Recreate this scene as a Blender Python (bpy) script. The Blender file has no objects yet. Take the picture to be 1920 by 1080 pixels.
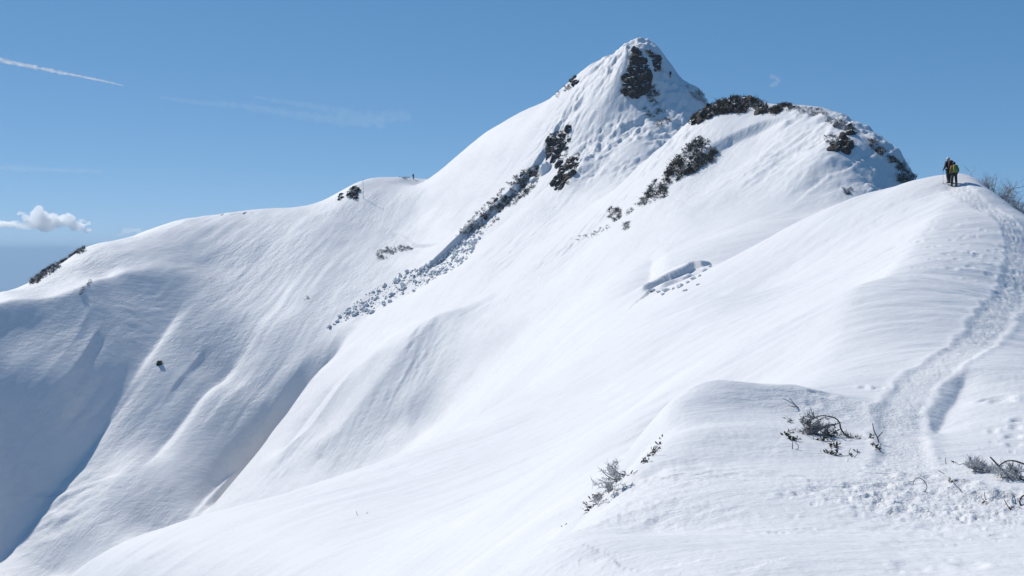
import bpy, math, random
import numpy as np
from mathutils import Vector, Matrix

# ------------------------------------------------------------------ camera, sky, sun
F = 1867.0                      # focal length in pixels of the 1920 wide photograph (35 mm lens)
EYE = 1.6
HORIZON = 470.0
PITCH = math.atan((540 - HORIZON) / F)
scene = bpy.context.scene
col = scene.collection

cam_data = bpy.data.cameras.new("camera")
cam_data.lens = 36.0 * F / 1920.0
cam_data.sensor_width = 36.0
cam_data.clip_start = 0.1
cam_data.clip_end = 400000.0
cam = bpy.data.objects.new("camera", cam_data)
col.objects.link(cam)
cam.location = (0, 0, EYE)
cam.rotation_euler = (math.pi / 2 - PITCH, 0, 0)
scene.camera = cam

SUN_AZ = math.radians(45)       # to the left of the view direction
SUN_EL = math.radians(44)
SKY_STRENGTH = 0.15
SUN_STRENGTH = 4.2
world = bpy.data.worlds.new("World")
scene.world = world
world.use_nodes = True
wn = world.node_tree
for n in list(wn.nodes):
    wn.nodes.remove(n)
wo = wn.nodes.new("ShaderNodeOutputWorld")
bg = wn.nodes.new("ShaderNodeBackground")
sky = wn.nodes.new("ShaderNodeTexSky")
sky.sky_type = 'NISHITA'
sky.sun_disc = False
sky.sun_elevation = SUN_EL
sky.sun_rotation = -SUN_AZ
sky.altitude = 1900
sky.air_density = 0.5
sky.dust_density = 0.0
sky.ozone_density = 2.0
bg.inputs['Strength'].default_value = SKY_STRENGTH
# the photograph's colour rendering of the clear sky: one tone curve per channel, the same in every direction
sp = wn.nodes.new("ShaderNodeSeparateColor"); cb = wn.nodes.new("ShaderNodeCombineColor")
wn.links.new(sky.outputs[0], sp.inputs[0])
for ch, (ex, mul) in enumerate(((0.75, 0.64), (0.52, 1.26), (0.42, 1.99))):
    pw = wn.nodes.new("ShaderNodeMath"); pw.operation = 'POWER'; pw.inputs[1].default_value = ex
    ml = wn.nodes.new("ShaderNodeMath"); ml.operation = 'MULTIPLY'; ml.inputs[1].default_value = mul
    wn.links.new(sp.outputs[ch], pw.inputs[0]); wn.links.new(pw.outputs[0], ml.inputs[0]); wn.links.new(ml.outputs[0], cb.inputs[ch])
wn.links.new(cb.outputs[0], bg.inputs[0])
wn.links.new(bg.outputs[0], wo.inputs[0])

TO_SUN = Vector((-math.sin(SUN_AZ) * math.cos(SUN_EL), math.cos(SUN_AZ) * math.cos(SUN_EL), math.sin(SUN_EL)))
sun_data = bpy.data.lights.new("sun", 'SUN')
sun_data.energy = SUN_STRENGTH
sun_data.angle = math.radians(0.53)
sun_data.color = (1.0, 0.965, 0.91)
sun = bpy.data.objects.new("sun", sun_data)
col.objects.link(sun)
sun.rotation_euler = TO_SUN.to_track_quat('Z', 'Y').to_euler()
sun.location = (-60, 60, 120)

vs = scene.view_settings
vs.view_transform = 'Standard'
vs.look = 'None'
vs.exposure = 0.0
vs.gamma = 1.0
vs.use_curve_mapping = False
scene.cycles.max_bounces = 12
scene.cycles.diffuse_bounces = 1
scene.cycles.volume_bounces = 10
scene.cycles.transparent_max_bounces = 16

# ------------------------------------------------------------------ helpers
rng = np.random.default_rng(7)
random.seed(7)


def ray(px, py):
    """pixel -> (x/y, z/y) of the world ray through it (z from the eye)"""
    cx = (px - 960.0) / F
    cv = (540.0 - py) / F
    y = math.cos(PITCH) + math.sin(PITCH) * cv
    z = -math.sin(PITCH) + math.cos(PITCH) * cv
    return cx / y, z / y


def hash2(ix, iy, seed):
    h = (ix.astype(np.int64) * 374761393 + iy.astype(np.int64) * 668265263 + seed * 974711) & 0xFFFFFFFF
    h = ((h ^ (h >> 13)) * 1274126177) & 0xFFFFFFFF
    h = h ^ (h >> 16)
    return (h & 0xFFFFFF).astype(np.float64) / 0xFFFFFF


def vnoise(x, y, seed=0):
    ix = np.floor(x); iy = np.floor(y)
    fx = x - ix; fy = y - iy
    fx = fx * fx * fx * (fx * (fx * 6 - 15) + 10)
    fy = fy * fy * fy * (fy * (fy * 6 - 15) + 10)
    a = hash2(ix, iy, seed); b = hash2(ix + 1, iy, seed)
    c = hash2(ix, iy + 1, seed); d = hash2(ix + 1, iy + 1, seed)
    return (a + (b - a) * fx) * (1 - fy) + (c + (d - c) * fx) * fy - 0.5


def fbm(x, y, octaves=4, seed=0, gain=0.5):
    s = 0; amp = 1.0
    for o in range(octaves):
        s = s + amp * vnoise(x * 2 ** o + 17.3 * o, y * 2 ** o - 9.1 * o, seed + o)
        amp *= gain
    return s


def sstep(a, b, x):
    t = np.clip((x - a) / (b - a), 0, 1)
    return t * t * (3 - 2 * t)


# ------------------------------------------------------------------ terrain: a height field through surveyed points
# points seen in the photograph: (pixel x, pixel y, distance in metres along the view axis)
SEEN = [
 # left ridge and its skyline
 (-60,596,226),(0,558,235),(50,532,245),(100,497,254),(160,462,265),(250,441,280),(330,413,292),(400,402,300),(520,391,305),(600,378,308),
 (640,364,306),(665,347,306),(700,334,312),(745,331,320),(780,336,326),(800,337,322),(790,350,312),(815,340,312),(832,320,308),(850,303,306),(900,257,300),(950,226,292),
 (1010,201,285),(1050,168,280),(1105,122,274),(1140,110,270),(1165,97,266),(1195,81,262),(1218,82,261),(1235,103,260),
 (1257,143,258),(1290,160,258),(1325,184,258),
 # left face
 (400,500,268),(500,480,272),(600,450,276),(700,420,284),(800,400,280),(900,340,272),(1000,270,266),(500,600,245),(600,540,255),
 (700,490,262),(300,600,241),(200,640,227),(100,700,213.5),(200,750,213.5),(350,700,227),(450,720,230),(300,850,207),(150,950,191),
 (0,640,221),(0,800,202),(0,950,187),(-100,612,222),(-100,800,196),(-100,1000,176),(100,600,232),(200,540,250),(300,510,258),(100,1060,179),
 # summit face, bowl below it, shoulder
 (1190,200,249),(1150,250,245),(1100,300,240),(1250,260,233),(1040,330,243),(950,400,244),(1080,380,224),(1200,330,214),
 (1290,232,205),(1340,197,200),(1385,183,194),(1440,193,188),(1500,200,183),(1560,211,177),(1600,240,172),(1640,266,167),
 (1680,301,162),(1715,334,157),(1400,300,170),(1500,300,160),(1600,330,148),(1650,350,146),(1500,400,140),(1400,420,132),
 (1300,380,165),(1300,460,132),(1200,430,165),(1200,500,128),(1100,460,185),(1100,560,142),(1000,560,178),(1000,480,204),
 (1000,640,132),(900,560,203),(860,600,196),(760,600,214),(830,490,240),(900,440,240),(700,680,192),(620,612,236),
 (700,550,247),(560,690,224),(600,800,190),(500,860,190),(450,800,214),(350,930,190),(900,690,168),(800,720,178),(800,800,168),
 (700,850,170),(200,1020,182),
 # knoll with the hikers
 (1400,482,80),(1350,493,90),(1450,450,76),(1500,420,74),(1560,389,71),(1600,373,70),(1650,362,69),(1700,343,68),(1740,333,67),
 (1785,326,66),(1812,325,66.5),(1838,338,65),(1870,363,62.5),(1895,383,60.5),(1920,402,58.5),(1965,432,56),
 (1650,450,58),(1550,500,57),(1450,560,52),(1650,520,45),(1550,600,40),(1400,620,45),(1350,560,58),(1300,520,84),(1250,520,95),
 (1200,560,82),(1200,640,55),(1100,640,74),(1100,740,50),(1000,700,82),(1000,800,48),(1000,900,32),(900,788,64),(900,900,40),
 (800,838,60),(800,950,37),(700,882,58),(700,1000,35),(560,928,56),(560,1040,35),(350,1007,54),(130,1082,52),(1200,800,26),
 (1300,690,32),(1100,890,24),(900,1040,23),(1000,985,19),(700,1150,25),(300,1150,38),(1400,560,60),(1500,640,38),
 # ridge crest from the near mound up to the knoll, and its right flank
 (1790,350,64),(1750,470,50),(1700,545,38),(1620,610,30),(1590,672,25),(1500,732,18.5),(1850,400,57),(1910,440,52),(1915,520,42),
 (1890,590,33),(1820,680,23),(1710,730,18.5),(1700,800,15),(1850,780,15.5),(1910,690,21.5),(1760,600,30),
 (1620,738,18.0),(1620,702,21.5),(1555,738,17.9),(1556,714,20.0),(1660,702,21.2),
 # near mound
 (1400,732,17.5),(1360,733,17.2),(1450,732,17.8),(1400,768,15.4),(1310,775,15.0),(1490,772,15.5),(1350,800,14.2),(1450,800,14.2),(1300,741,16.5),(1258,770,15.6),(1240,805,14.8),(1225,850,13.2),(1180,900,11.6),(1110,965,9.6),(1030,1010,8.2),
 (960,1058,7.1),(1540,820,13.6),(1400,850,12.4),(1300,880,11.6),(1690,880,11.6),(1880,890,11.2),(1400,1000,7.6),(1200,1000,8.0),
 (1600,1000,7.6),(1850,1000,7.6),(1100,1070,6.4),(1400,1075,5.9),(1700,1075,5.9),(1900,1075,5.9),
]
# points nobody sees: (pixel x, distance, height from the eye)
HIDDEN = [
 (700,70,-19),(700,90,-28),(700,120,-34.5),(350,68,-24),(350,95,-40),(350,140,-50),(130,66,-26),(130,100,-46),(130,140,-54),
 (900,80,-15.6),(800,76,-18),(800,105,-26),(560,70,-22),(560,100,-34),(560,140,-42),(900,110,-18),
 (1270,25,-4.6),(1200,18,-4.4),(1100,14,-4.2),(1000,12,-4.0),(900,10,-4.0),(1400,22,-3.4),(1450,22,-3.2),(1340,22,-3.6),(1520,21.5,-2.9),
 (700,10,-5.4),(300,10,-9.5),(-100,10,-13),(300,22,-13.5),(-100,30,-23),(-100,60,-33),(-150,100,-55),(-150,150,-58),(-200,200,-42),(-200,215,-28),(-200,230,-34),
 (1700,80,0.5),(1700,105,-2.5),(1600,82,0.2),(1600,110,0.5),(1500,92,-1.2),(1450,100,-2),(1800,80,0.0),(1800,105,-8),(1800,140,-10),
 (1880,80,-4),(1900,100,-16),(1900,150,-34),(2060,62,-4.5),(2050,100,-30),(2050,160,-60),(1760,160,2),(1820,165,-16),
 (2050,35,-3.0),(2050,22,-2.9),(2050,12,-2.6),(2050,48,-2.2),
 (1400,3.5,-1.66),(1000,3.5,-1.9),(600,3.5,-2.6),(1900,3.5,-1.66),(300,5,-5),(1400,2.2,-1.62),(1000,2.2,-1.7),
 # behind the skylines
 (0,275,-36),(160,305,-14),(330,330,-8),(520,345,-6),(700,350,0),(780,365,1),(850,350,8),(950,330,24),(1050,315,35),(1195,300,36),
 (1290,300,20),(1400,230,14),(1440,225,13),(1500,220,8),(1560,215,4),(1640,205,-6),(1715,195,-12),(1325,285,22),(1360,260,10),
 (-150,300,-60),(0,400,-110),(400,400,-70),(800,430,-60),(1200,400,-40),(1500,350,-70),(1700,300,-80),(1900,250,-90),(2100,260,-120),
 (-150,520,-230),(400,560,-220),(900,600,-220),(1400,560,-220),(2000,520,-260),
 (1290,225,18.0),(1920,65,0.0),(1895,67,0.6),(1870,69,1.2),(1965,62,-0.8),(1838,72,2.2),
]


def tps(r2):
    return np.where(r2 > 1e-12, 0.5 * r2 * np.log(np.maximum(r2, 1e-12)), 0.0)


cu, cl, cv_ = [], [], []
for (px, py, D) in SEEN:
    u, v = ray(px, py)
    cu.append(u); cl.append(math.log(D)); cv_.append(v)
for (px, D, z) in HIDDEN:
    cu.append((px - 960.0) / F); cl.append(math.log(D)); cv_.append(z / D)
cu = np.array(cu); cl = np.array(cl); cv_ = np.array(cv_)
N = len(cu)
K = tps((cu[:, None] - cu[None]) ** 2 + (cl[:, None] - cl[None]) ** 2) + np.eye(N) * 6e-5
P = np.stack([np.ones(N), cu, np.exp(-cl)], 1)
A = np.zeros((N + 3, N + 3))
A[:N, :N] = K; A[:N, N:] = P; A[N:, :N] = P.T
SOL = np.linalg.solve(A, np.concatenate([cv_, np.zeros(3)]))


def base_h(x, y):
    """height from the world zero of the smooth snow surface"""
    x = np.asarray(x, float); y = np.maximum(np.asarray(y, float), 1.0)
    sh = x.shape
    u = (x / y).ravel(); l = np.log(y).ravel()
    out = np.empty(u.shape)
    for s in range(0, len(u), 60000):
        uu = u[s:s + 60000, None]; ll = l[s:s + 60000, None]
        k = tps((uu - cu[None]) ** 2 + (ll - cl[None]) ** 2)
        out[s:s + 60000] = k @ SOL[:N] + SOL[N] + SOL[N + 1] * uu[:, 0] + SOL[N + 2] * np.exp(-ll[:, 0])
    return (out * y.ravel()).reshape(sh) + EYE


def hit(px, py, near=4.0, far=340.0, hf=None):
    """first point of the snow surface behind a pixel"""
    u, v = ray(px, py)
    ys = np.exp(np.linspace(math.log(near), math.log(far), 1500))
    z = (hf or base_h)(u * ys, ys) - EYE
    below = np.nonzero(z >= v * ys)[0]
    if len(below) == 0:
        k = int(np.argmax(z / ys)); y = ys[k]
        return np.array([u * y, y, z[k] + EYE])
    k = below[0]
    if k == 0:
        y = ys[0]
    else:
        f0 = z[k - 1] - v * ys[k - 1]; f1 = z[k] - v * ys[k]
        y = ys[k - 1] + (ys[k] - ys[k - 1]) * (-f0) / (f1 - f0)
    return np.array([u * y, y, v * y + EYE])


# ------------------------------------------------------------------ folds, gullies, scarps laid over the smooth surface
def polyline_dist(x, y, pts, soft):
    """signed distance to a polyline (left of its direction positive) and place along it 0..1"""
    seg = np.diff(pts, axis=0)
    ln = np.hypot(seg[:, 0], seg[:, 1])
    cum = np.concatenate([[0], np.cumsum(ln)])
    best = np.full(x.shape, 1e18); sd = np.zeros(x.shape)
    ds, ts = [], []
    for i in range(len(seg)):
        dx = x - pts[i, 0]; dy = y - pts[i, 1]
        t = np.clip((dx * seg[i, 0] + dy * seg[i, 1]) / (ln[i] ** 2 + 1e-9), 0, 1)
        ex = dx - t * seg[i, 0]; ey = dy - t * seg[i, 1]
        d2 = ex * ex + ey * ey
        m = d2 < best
        best = np.where(m, d2, best)
        cr = seg[i, 0] * dy - seg[i, 1] * dx
        sd = np.where(m, np.sign(cr) * np.sqrt(d2), sd)
        ds.append(np.sqrt(d2)); ts.append((cum[i] + t * ln[i]) / cum[-1])
    dm = np.sqrt(best)
    wsum = 0; tt = 0
    for d, t in zip(ds, ts):
        w = np.exp(-(d - dm) / soft)
        wsum = wsum + w; tt = tt + w * t
    return sd, tt / wsum


def smooth_line(pts, n=5):
    """Catmull-Rom through the points"""
    p = np.asarray(pts, float)
    if len(p) < 3:
        return p
    q = np.concatenate([[2 * p[0] - p[1]], p, [2 * p[-1] - p[-2]]])
    out = []
    for i in range(1, len(q) - 2):
        for t in np.linspace(0, 1, n, endpoint=False):
            a, b, c, d = q[i - 1], q[i], q[i + 1], q[i + 2]
            out.append(0.5 * (2 * b + (c - a) * t + (2 * a - 5 * b + 4 * c - d) * t * t + (3 * b - a - 3 * c + d) * t ** 3))
    out.append(q[-2])
    return np.array(out)


# kind, pixel polyline, amplitude, width left of its direction, width right, (taper in, taper out), near limit, far limit
STROKES = [
 # left ridge: secondary crest, the hollow under it, ribs and gullies of the face
 ("fold", [(-90,640),(0,607),(80,592),(150,572),(220,545),(300,520),(390,492)], 5.4, 9, 16, (0.0,0.5), 120, 340),
 ("fold", [(400,520),(300,615),(215,725),(150,805),(80,890),(0,985),(-60,1050)], -5.6, 8, 22, (0.45,0.0), 120, 340),
 ("bump", [(620,530),(520,640),(460,720),(370,810),(250,920),(100,1060)], 2.3, 9, 8, (0.4,0.1), 120, 340),
 ("fold", [(720,560),(660,605),(600,655),(540,715),(480,795),(430,855),(360,930),(280,1010)], -5.4, 6, 11, (0.35,0.1), 120, 340),
 ("fold", [(600,645),(520,735),(440,840),(370,920)], -2.6, 2.0, 3.6, (0.3,0.3), 120, 340),
 ("fold", [(500,600),(410,710),(330,800),(240,905)], -1.8, 2.6, 5.0, (0.35,0.3), 120, 340),
 ("fold", [(700,665),(620,765),(545,850),(490,900)], 1.5, 3.0, 3.2, (0.3,0.3), 120, 340),
 ("fold", [(380,560),(280,660),(200,760),(140,840)], 0.6, 3.5, 4.0, (0.3,0.3), 120, 340),
 ("fold", [(640,700),(560,800),(500,870)], -1.0, 1.5, 2.0, (0.3,0.3), 120, 340),
 ("fold", [(655,610),(600,660),(545,720),(490,795),(440,855)], -4.6, 1.8, 3.6, (0.3,0.3), 120, 340),
 ("fold", [(930,560),(800,632),(740,700),(660,800),(600,870)], 2.9, 8, 10, (0.3,0.1), 110, 340),
 ("bump", [(1010,600),(900,670),(820,740),(750,830)], -1.5, 7, 5, (0.3,0.2), 100, 340),
 ("bump", [(880,700),(800,750),(740,800)], 1.3, 5, 5, (0.3,0.2), 100, 340),
 # crown of the slab release and the trough that the debris ran down
 ("step", [(795,500),(820,478),(860,440),(900,405),(950,360),(1000,305),(1030,262)], 2.2, 0.5, 11, (0.15,0.1), 150, 340),
 ("bump", [(1040,300),(960,390),(880,455),(800,515),(700,570),(620,612)], -1.5, 7, 7, (0.2,0.2), 150, 340),
 ("step", [(700,420),(740,432),(765,445),(790,458),(815,456),(845,445)], 0.7, 0.4, 3, (0.5,0.3), 150, 340),
 # summit ribs
 ("fold", [(1195,90),(1165,140),(1130,200),(1060,260)], 1.4, 5, 6, (0.1,0.4), 180, 340),
 ("bump", [(1245,130),(1240,190),(1260,250),(1240,300)], -2.0, 5, 5, (0.2,0.3), 180, 340),
 ("fold", [(1110,290),(1085,330),(1055,370)], 1.8, 3, 4, (0.3,0.3), 180, 340),
 # shoulder: wind lip under the dark scrub, hollow below it, buttress on the right
 ("step", [(1300,292),(1340,262),(1400,243),(1450,232),(1490,228)], 1.5, 0.9, 8, (0.3,0.4), 120, 260),
 ("bump", [(1490,290),(1400,345),(1300,400),(1200,450)], 1.2, 8, 8, (0.3,0.3), 110, 260),
 ("fold", [(1560,215),(1560,270),(1545,300),(1500,345),(1440,390)], 1.8, 9, 11, (0.2,0.4), 110, 260),
 ("step", [(1655,285),(1600,312),(1560,335),(1510,365),(1485,385)], 0.35, 0.35, 1.4, (0.1,0.3), 110, 260),
 ("bump", [(1700,350),(1640,345),(1600,350)], -1.5, 5, 5, (0.2,0.4), 110, 260),
 # crack and slumped lip in the snow left of the knoll
 ("fold", [(1222,470),(1218,510),(1210,543)], -1.1, 0.9, 3.0, (0.3,0.1), 70, 200),
 ("step", [(1345,-96),(1325,-93),(1305,-93),(1290,-89),(1270,-87),(1250,-86),(1230,-84),(1208,-81)], -0.85, 0.7, 5, (0.1,0.12), 70, 200),
 ("step", [(1318,-86),(1296,-84),(1282,-82),(1262,-81.5),(1244,-80),(1228,-79.5)], -0.45, 0.5, 2.5, (0.2,0.2), 70, 200),
 # crest from the near mound to the knoll
 ("fold", [(1555,716),(1590,674),(1622,606),(1690,540),(1750,455),(1783,365)], 1.0, 3.0, 6.5, (0.25,0.2), 10, 90),
 ("fold", [(1520,734),(1470,734),(1400,733),(1300,741),(1258,770),(1240,805),(1225,850),(1180,900),(1110,965)], 0.15, 1.1, 0.4, (0.25,0.2), 6, 30),
 ("fold", [(1128,560),(1080,592),(1020,640)], -0.12, 0.5, 0.5, (0.3,0.3), 60, 250),
 # near mound: rounded lip, drift behind the track, slab edges at the bottom
 ("fold", [(1815,705),(1790,740),(1765,785),(1740,825)], -0.16, 0.55, 0.22, (0.15,0.25), 8, 40),
 ("step", [(1040,1010),(1010,1030),(960,1060)], 0.05, 0.05, 0.4, (0.3,0.1), 4, 20),
 ("step", [(1065,1025),(1090,1024),(1120,1036)], -0.025, 0.02, 0.3, (0.3,0.3), 4, 20),
 ("step", [(1112,1058),(1140,1057),(1170,1071),(1200,1075),(1230,1072),(1256,1064)], -0.04, 0.02, 0.3, (0.2,0.2), 4, 20),
 ("step", [(1350,1078),(1390,1076),(1410,1071),(1430,1064)], -0.03, 0.02, 0.25, (0.2,0.2), 4, 20),
]

# straight slide grooves down the gullies of the left face
gr_ = np.random.default_rng(77)
for k in range(26):
    if k < 14:
        x0, y0 = 655 - 13 * k + gr_.normal(0, 12), 615 + 12 * k + gr_.normal(0, 14)
    else:
        x0, y0 = gr_.uniform(180, 560), gr_.uniform(560, 700)
    L = gr_.uniform(110, 260)
    STROKES.append(("fold", [(x0, y0), (x0 - 0.33 * L, y0 + 0.38 * L), (x0 - 0.64 * L, y0 + 0.77 * L)], (1.0 if k < 14 else 0.5) * gr_.choice([-1, -1, 1]) * gr_.uniform(0.25, 0.75),
                    gr_.uniform(0.6, 1.4), gr_.uniform(0.8, 2.2), (0.3, 0.4), 120, 340))


class Stroke:
    def __init__(self, kind, pix, amp, wl, wr, taper, near, far):
        self.kind, self.amp, self.wl, self.wr, self.taper = kind, amp, wl, wr, taper
        # a negative second number is a distance instead of a pixel row
        self.pts = smooth_line([hit(px, py, near, far)[:2] if py > 0 or px < 0 else np.array([(px - 960.0) / F * -py, -py]) for px, py in pix])

    def __call__(self, x, y, z):
        R = 2.7 * max(self.wl, self.wr)
        lo = self.pts.min(0) - R; hi = self.pts.max(0) + R
        m = (x > lo[0]) & (x < hi[0]) & (y > lo[1]) & (y < hi[1])
        if not m.any():
            return
        wmax = max(self.wl, self.wr)
        xm, ym = x[m], y[m]
        j = (0.34 if self.kind == "step" else 0.10) * min(wmax, 6.0)           # wandering of the edge
        sd, t = polyline_dist(xm + j * fbm(xm / (2.2 * wmax), ym / (2.2 * wmax), 3, 5), ym + j * fbm(xm / (2.2 * wmax), ym / (2.2 * wmax), 3, 9),
                              self.pts, 0.2 * wmax)
        w = np.where(sd > 0, self.wl, self.wr)
        s = np.abs(sd) / w
        if self.kind == "bump":
            f = np.exp(-s * s)
        elif self.kind == "fold":
            f = np.exp(-(np.sqrt(s * s + 0.02) - 0.14) * 1.2) * (1 - sstep(1.1, 2.6, s))
        else:                               # step: the right side drops over a lip of width wl and heals over wr
            f = np.where(sd > 0, 0.0, -np.exp(-((np.abs(sd) / self.wr) ** 2)) * sstep(0, 1, -sd / self.wl))
        a, b = self.taper
        k = np.ones_like(t)
        if a > 0: k = k * sstep(0, a, t)
        if b > 0: k = k * sstep(0, b, 1 - t)
        z[m] += self.amp * f * k


strokes = [Stroke(*s) for s in STROKES]
TRACK = smooth_line([hit(px, py, 4, 80)[:2] for px, py in
                     [(1760,1075),(1720,980),(1700,900),(1692,850),(1690,800),(1700,755),(1725,722),(1775,695),(1830,665),(1880,605),(1905,560),
                      (1912,510),(1905,465),(1880,425),(1850,398),(1818,370),(1792,350)]], 12)


def rot(x, y, deg):
    a = math.radians(deg)
    return x * math.cos(a) + y * math.sin(a), -x * math.sin(a) + y * math.cos(a)


def blob(x, y, px, py, r, near=4, far=340):
    p = hit(px, py, near, far)
    return np.exp(-((x - p[0]) ** 2 + (y - p[1]) ** 2) / (r * r))


def relief(x, y):
    """drifts, wind streaks, ripples"""
    d = 0
    far = sstep(90, 150, y)
    mid = sstep(17, 26, y) * (1 - sstep(95, 150, y))
    near = 1 - sstep(17, 30, y)
    wl = 1 - sstep(-25, 15, x)
    lump = fbm(x / 16, y / 16, 3, 11)
    d = d + far * 0.75 * lump
    a, q = rot(x + 3 * lump, y + 3 * lump, 70)      # fall line of the left face
    gate = 0.35 + 0.9 * np.clip(fbm(x / 30, y / 30, 2, 41) + 0.5, 0, 1)
    d = d + far * wl * gate * (0.20 * fbm(a / 30, q / 3.6, 3, 21) + 0.05 * fbm(a / 9, q / 0.9, 2, 25))
    a, q = rot(x + 2 * lump, y, 38)                 # bowl and shoulder
    d = d + far * (1 - wl) * gate * (0.20 * fbm(a / 24, q / 3.0, 3, 31) + 0.05 * fbm(a / 6, q / 0.8, 2, 35))
    a, q = rot(x, y, 12)
    d = d + mid * (0.10 * fbm(a / 9, q / 1.8, 3, 51) + 0.05 * fbm(a / 2.5, q / 0.5, 2, 55) + 0.05 * np.clip(fbm(x / 6, y / 6, 2, 58) + 0.15, 0, 1) * fbm(x / 0.7, y / 0.5, 3, 59) + 0.25 * fbm(x / 9, y / 9, 2, 57))
    a, q = rot(x, y, 8)
    g2 = np.clip(fbm(x / 1.6, y / 1.6, 2, 77) + 0.45, 0, 1)
    d = d + near * (0.045 * fbm(x / 2.2, y / 2.2, 3, 61) + g2 * (0.016 * fbm(a / 0.6, q / 0.16, 2, 65)) + 0.007 * fbm(x / 0.07, y / 0.09, 2, 67) * g2)
    # rime and broken crust round the summit and on the shoulder's right flank
    sm = np.exp(-(((x - 34) / 26) ** 2 + ((y - 252) / 26) ** 2) ** 2) * np.clip(0.75 + 1.8 * fbm(x / 9, y / 9, 2, 103), 0.1, 1.3)
    a, q = rot(x, y, 62)
    d = d + sm * (0.55 * fbm(a / 5.0, q / 1.5, 4, 101, 0.6) + 2.3 * (0.18 - np.abs(fbm(x / 4.5, y / 2.6, 4, 109, 0.58))))
    sf = np.exp(-(((x - 55) / 13) ** 2 + ((y - 160) / 17) ** 2) ** 2) * np.clip(0.5 + 2.0 * fbm(x / 6, y / 6, 2, 107), 0, 1.3)
    d = d + sf * 1.0 * fbm(x / 2.2, y / 1.6, 4, 105, 0.6)
    return d


def ripples(x, y, z):
    """patches of hard wind ripple and broken snow: (pixel, radius, amplitude, length, width, turn)"""
    for px, py, r, amp, L, W, turn, nr, fr in [
        (1480,290,11,0.62,2.2,0.75,5,110,260), (1560,260,9,0.5,2.0,0.7,-5,110,260), (1620,330,10,0.45,2.5,0.9,20,110,260),
        (1240,275,9,0.9,1.8,0.9,10,150,300), (1080,215,9,0.9,3.0,1.0,40,150,300), (1050,240,6,0.9,3.0,1.0,40,150,300), (1270,190,8,1.3,2.5,1.2,60,150,300), (1160,180,8,0.6,3,1,50,150,300),
        (1100,430,9,0.6,3.0,0.9,30,110,260), (1000,450,9,0.55,3.0,0.9,30,110,260), (760,700,9,0.35,4.0,0.9,60,110,260), (530,880,8,0.5,4.0,1.2,60,110,260),
        (260,590,10,0.35,5.0,1.2,20,110,260), (130,930,9,0.6,4.0,1.6,20,110,260),
        (1790,520,2.5,0.10,1.2,0.3,12,20,80), (1740,575,2.5,0.06,1.2,0.3,5,20,80), (1690,480,3.0,0.10,1.0,0.5,12,20,80), (1650,400,2.5,0.12,1.0,0.5,-30,20,90),
        (1240,900,1.3,0.06,0.45,0.12,35,6,40), (1200,960,0.8,0.035,0.3,0.08,35,6,40), (1600,930,0.7,0.05,0.3,0.1,30,6,40), (1530,760,1.5,0.05,0.6,0.14,5,6,40),
        (1850,950,1.3,0.045,0.10,0.06,5,6,40), (1880,930,0.9,0.06,0.14,0.07,5,6,40), (1720,900,1.2,0.03,0.12,0.06,15,6,40), (1690,940,0.8,0.035,0.16,0.06,25,6,40), (1850,790,1.8,0.03,0.5,0.2,5,6,40), (1640,910,0.5,0.06,0.3,0.11,40,6,40), (1600,780,0.9,0.06,0.4,0.12,40,6,40)]:
        p = hit(px, py, nr, fr)
        m = (np.abs(x - p[0]) < 2.2 * r) & (np.abs(y - p[1]) < 2.2 * r)
        xm, ym = x[m], y[m]
        k = np.exp(-(((xm - p[0]) ** 2 + (ym - p[1]) ** 2) / r ** 2) ** 1.5) * np.clip(0.6 + 1.6 * fbm(xm / (0.6 * r), ym / (0.6 * r), 3, 13), 0, 1)
        a, q = rot(xm, ym, turn)
        z[m] += amp * k * fbm(a / L, q / W, 3, 71)


TREAD_OUT = []          # where the snow is trodden, for the material


def track_relief(x, y, z):
    lo = TRACK.min(0) - 2; hi = TRACK.max(0) + 2
    m = (x > lo[0]) & (x < hi[0]) & (y > lo[1]) & (y < hi[1]) & (y < 70)
    xm, ym = x[m], y[m]
    sd, t = polyline_dist(xm, ym, TRACK, 0.3)
    w = 0.26 + 0.008 * ym
    s = np.abs(sd) / w * (1 + 0.35 * fbm(xm / 0.8, ym / 0.8, 2, 83))
    k = 1 - sstep(0.55, 1.15, s)
    g = 0.06 + 0.0035 * ym
    chop = 0.5 - 2.2 * np.abs(fbm(xm / g, ym / (g * 1.5), 3, 85, 0.6))
    k = k * (0.12 + 0.88 * sstep(10.5, 13.5, ym))
    TREAD_OUT.append((m, k))
    z[m] += k * 0.55 * (0.0009 * ym - 0.002) * sstep(20, 34, ym) * chop + 0.010 * k * fbm(xm / 0.35, ym / 0.45, 2, 88) - 0.03 * k + 0.02 * np.exp(-((s - 1.05) / 0.25) ** 2) * sstep(10.5, 13.5, ym)


def height(x, y):
    x = np.asarray(x, float); y = np.asarray(y, float)
    z = base_h(x, y)
    for s in strokes:
        s(x, y, z)
    z += relief(x, y)
    ripples(x, y, z)
    track_relief(x, y, z)
    return z


# ====MESH
def grid_mesh(name, X, Y, Z):
    r, c = X.shape
    me = bpy.data.meshes.new(name)
    co = np.stack([X, Y, Z], -1).reshape(-1, 3).astype(np.float32)
    idx = np.arange(r * c, dtype=np.int32).reshape(r, c)
    quads = np.stack([idx[:-1, :-1], idx[:-1, 1:], idx[1:, 1:], idx[1:, :-1]], -1).reshape(-1, 4)
    me.vertices.add(len(co)); me.vertices.foreach_set("co", co.ravel())
    me.loops.add(quads.size); me.loops.foreach_set("vertex_index", quads.ravel())
    me.polygons.add(len(quads))
    me.polygons.foreach_set("loop_start", np.arange(0, quads.size, 4, dtype=np.int32))
    me.polygons.foreach_set("use_smooth", np.ones(len(quads), dtype=bool))
    me.update(calc_edges=True)
    return me


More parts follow.
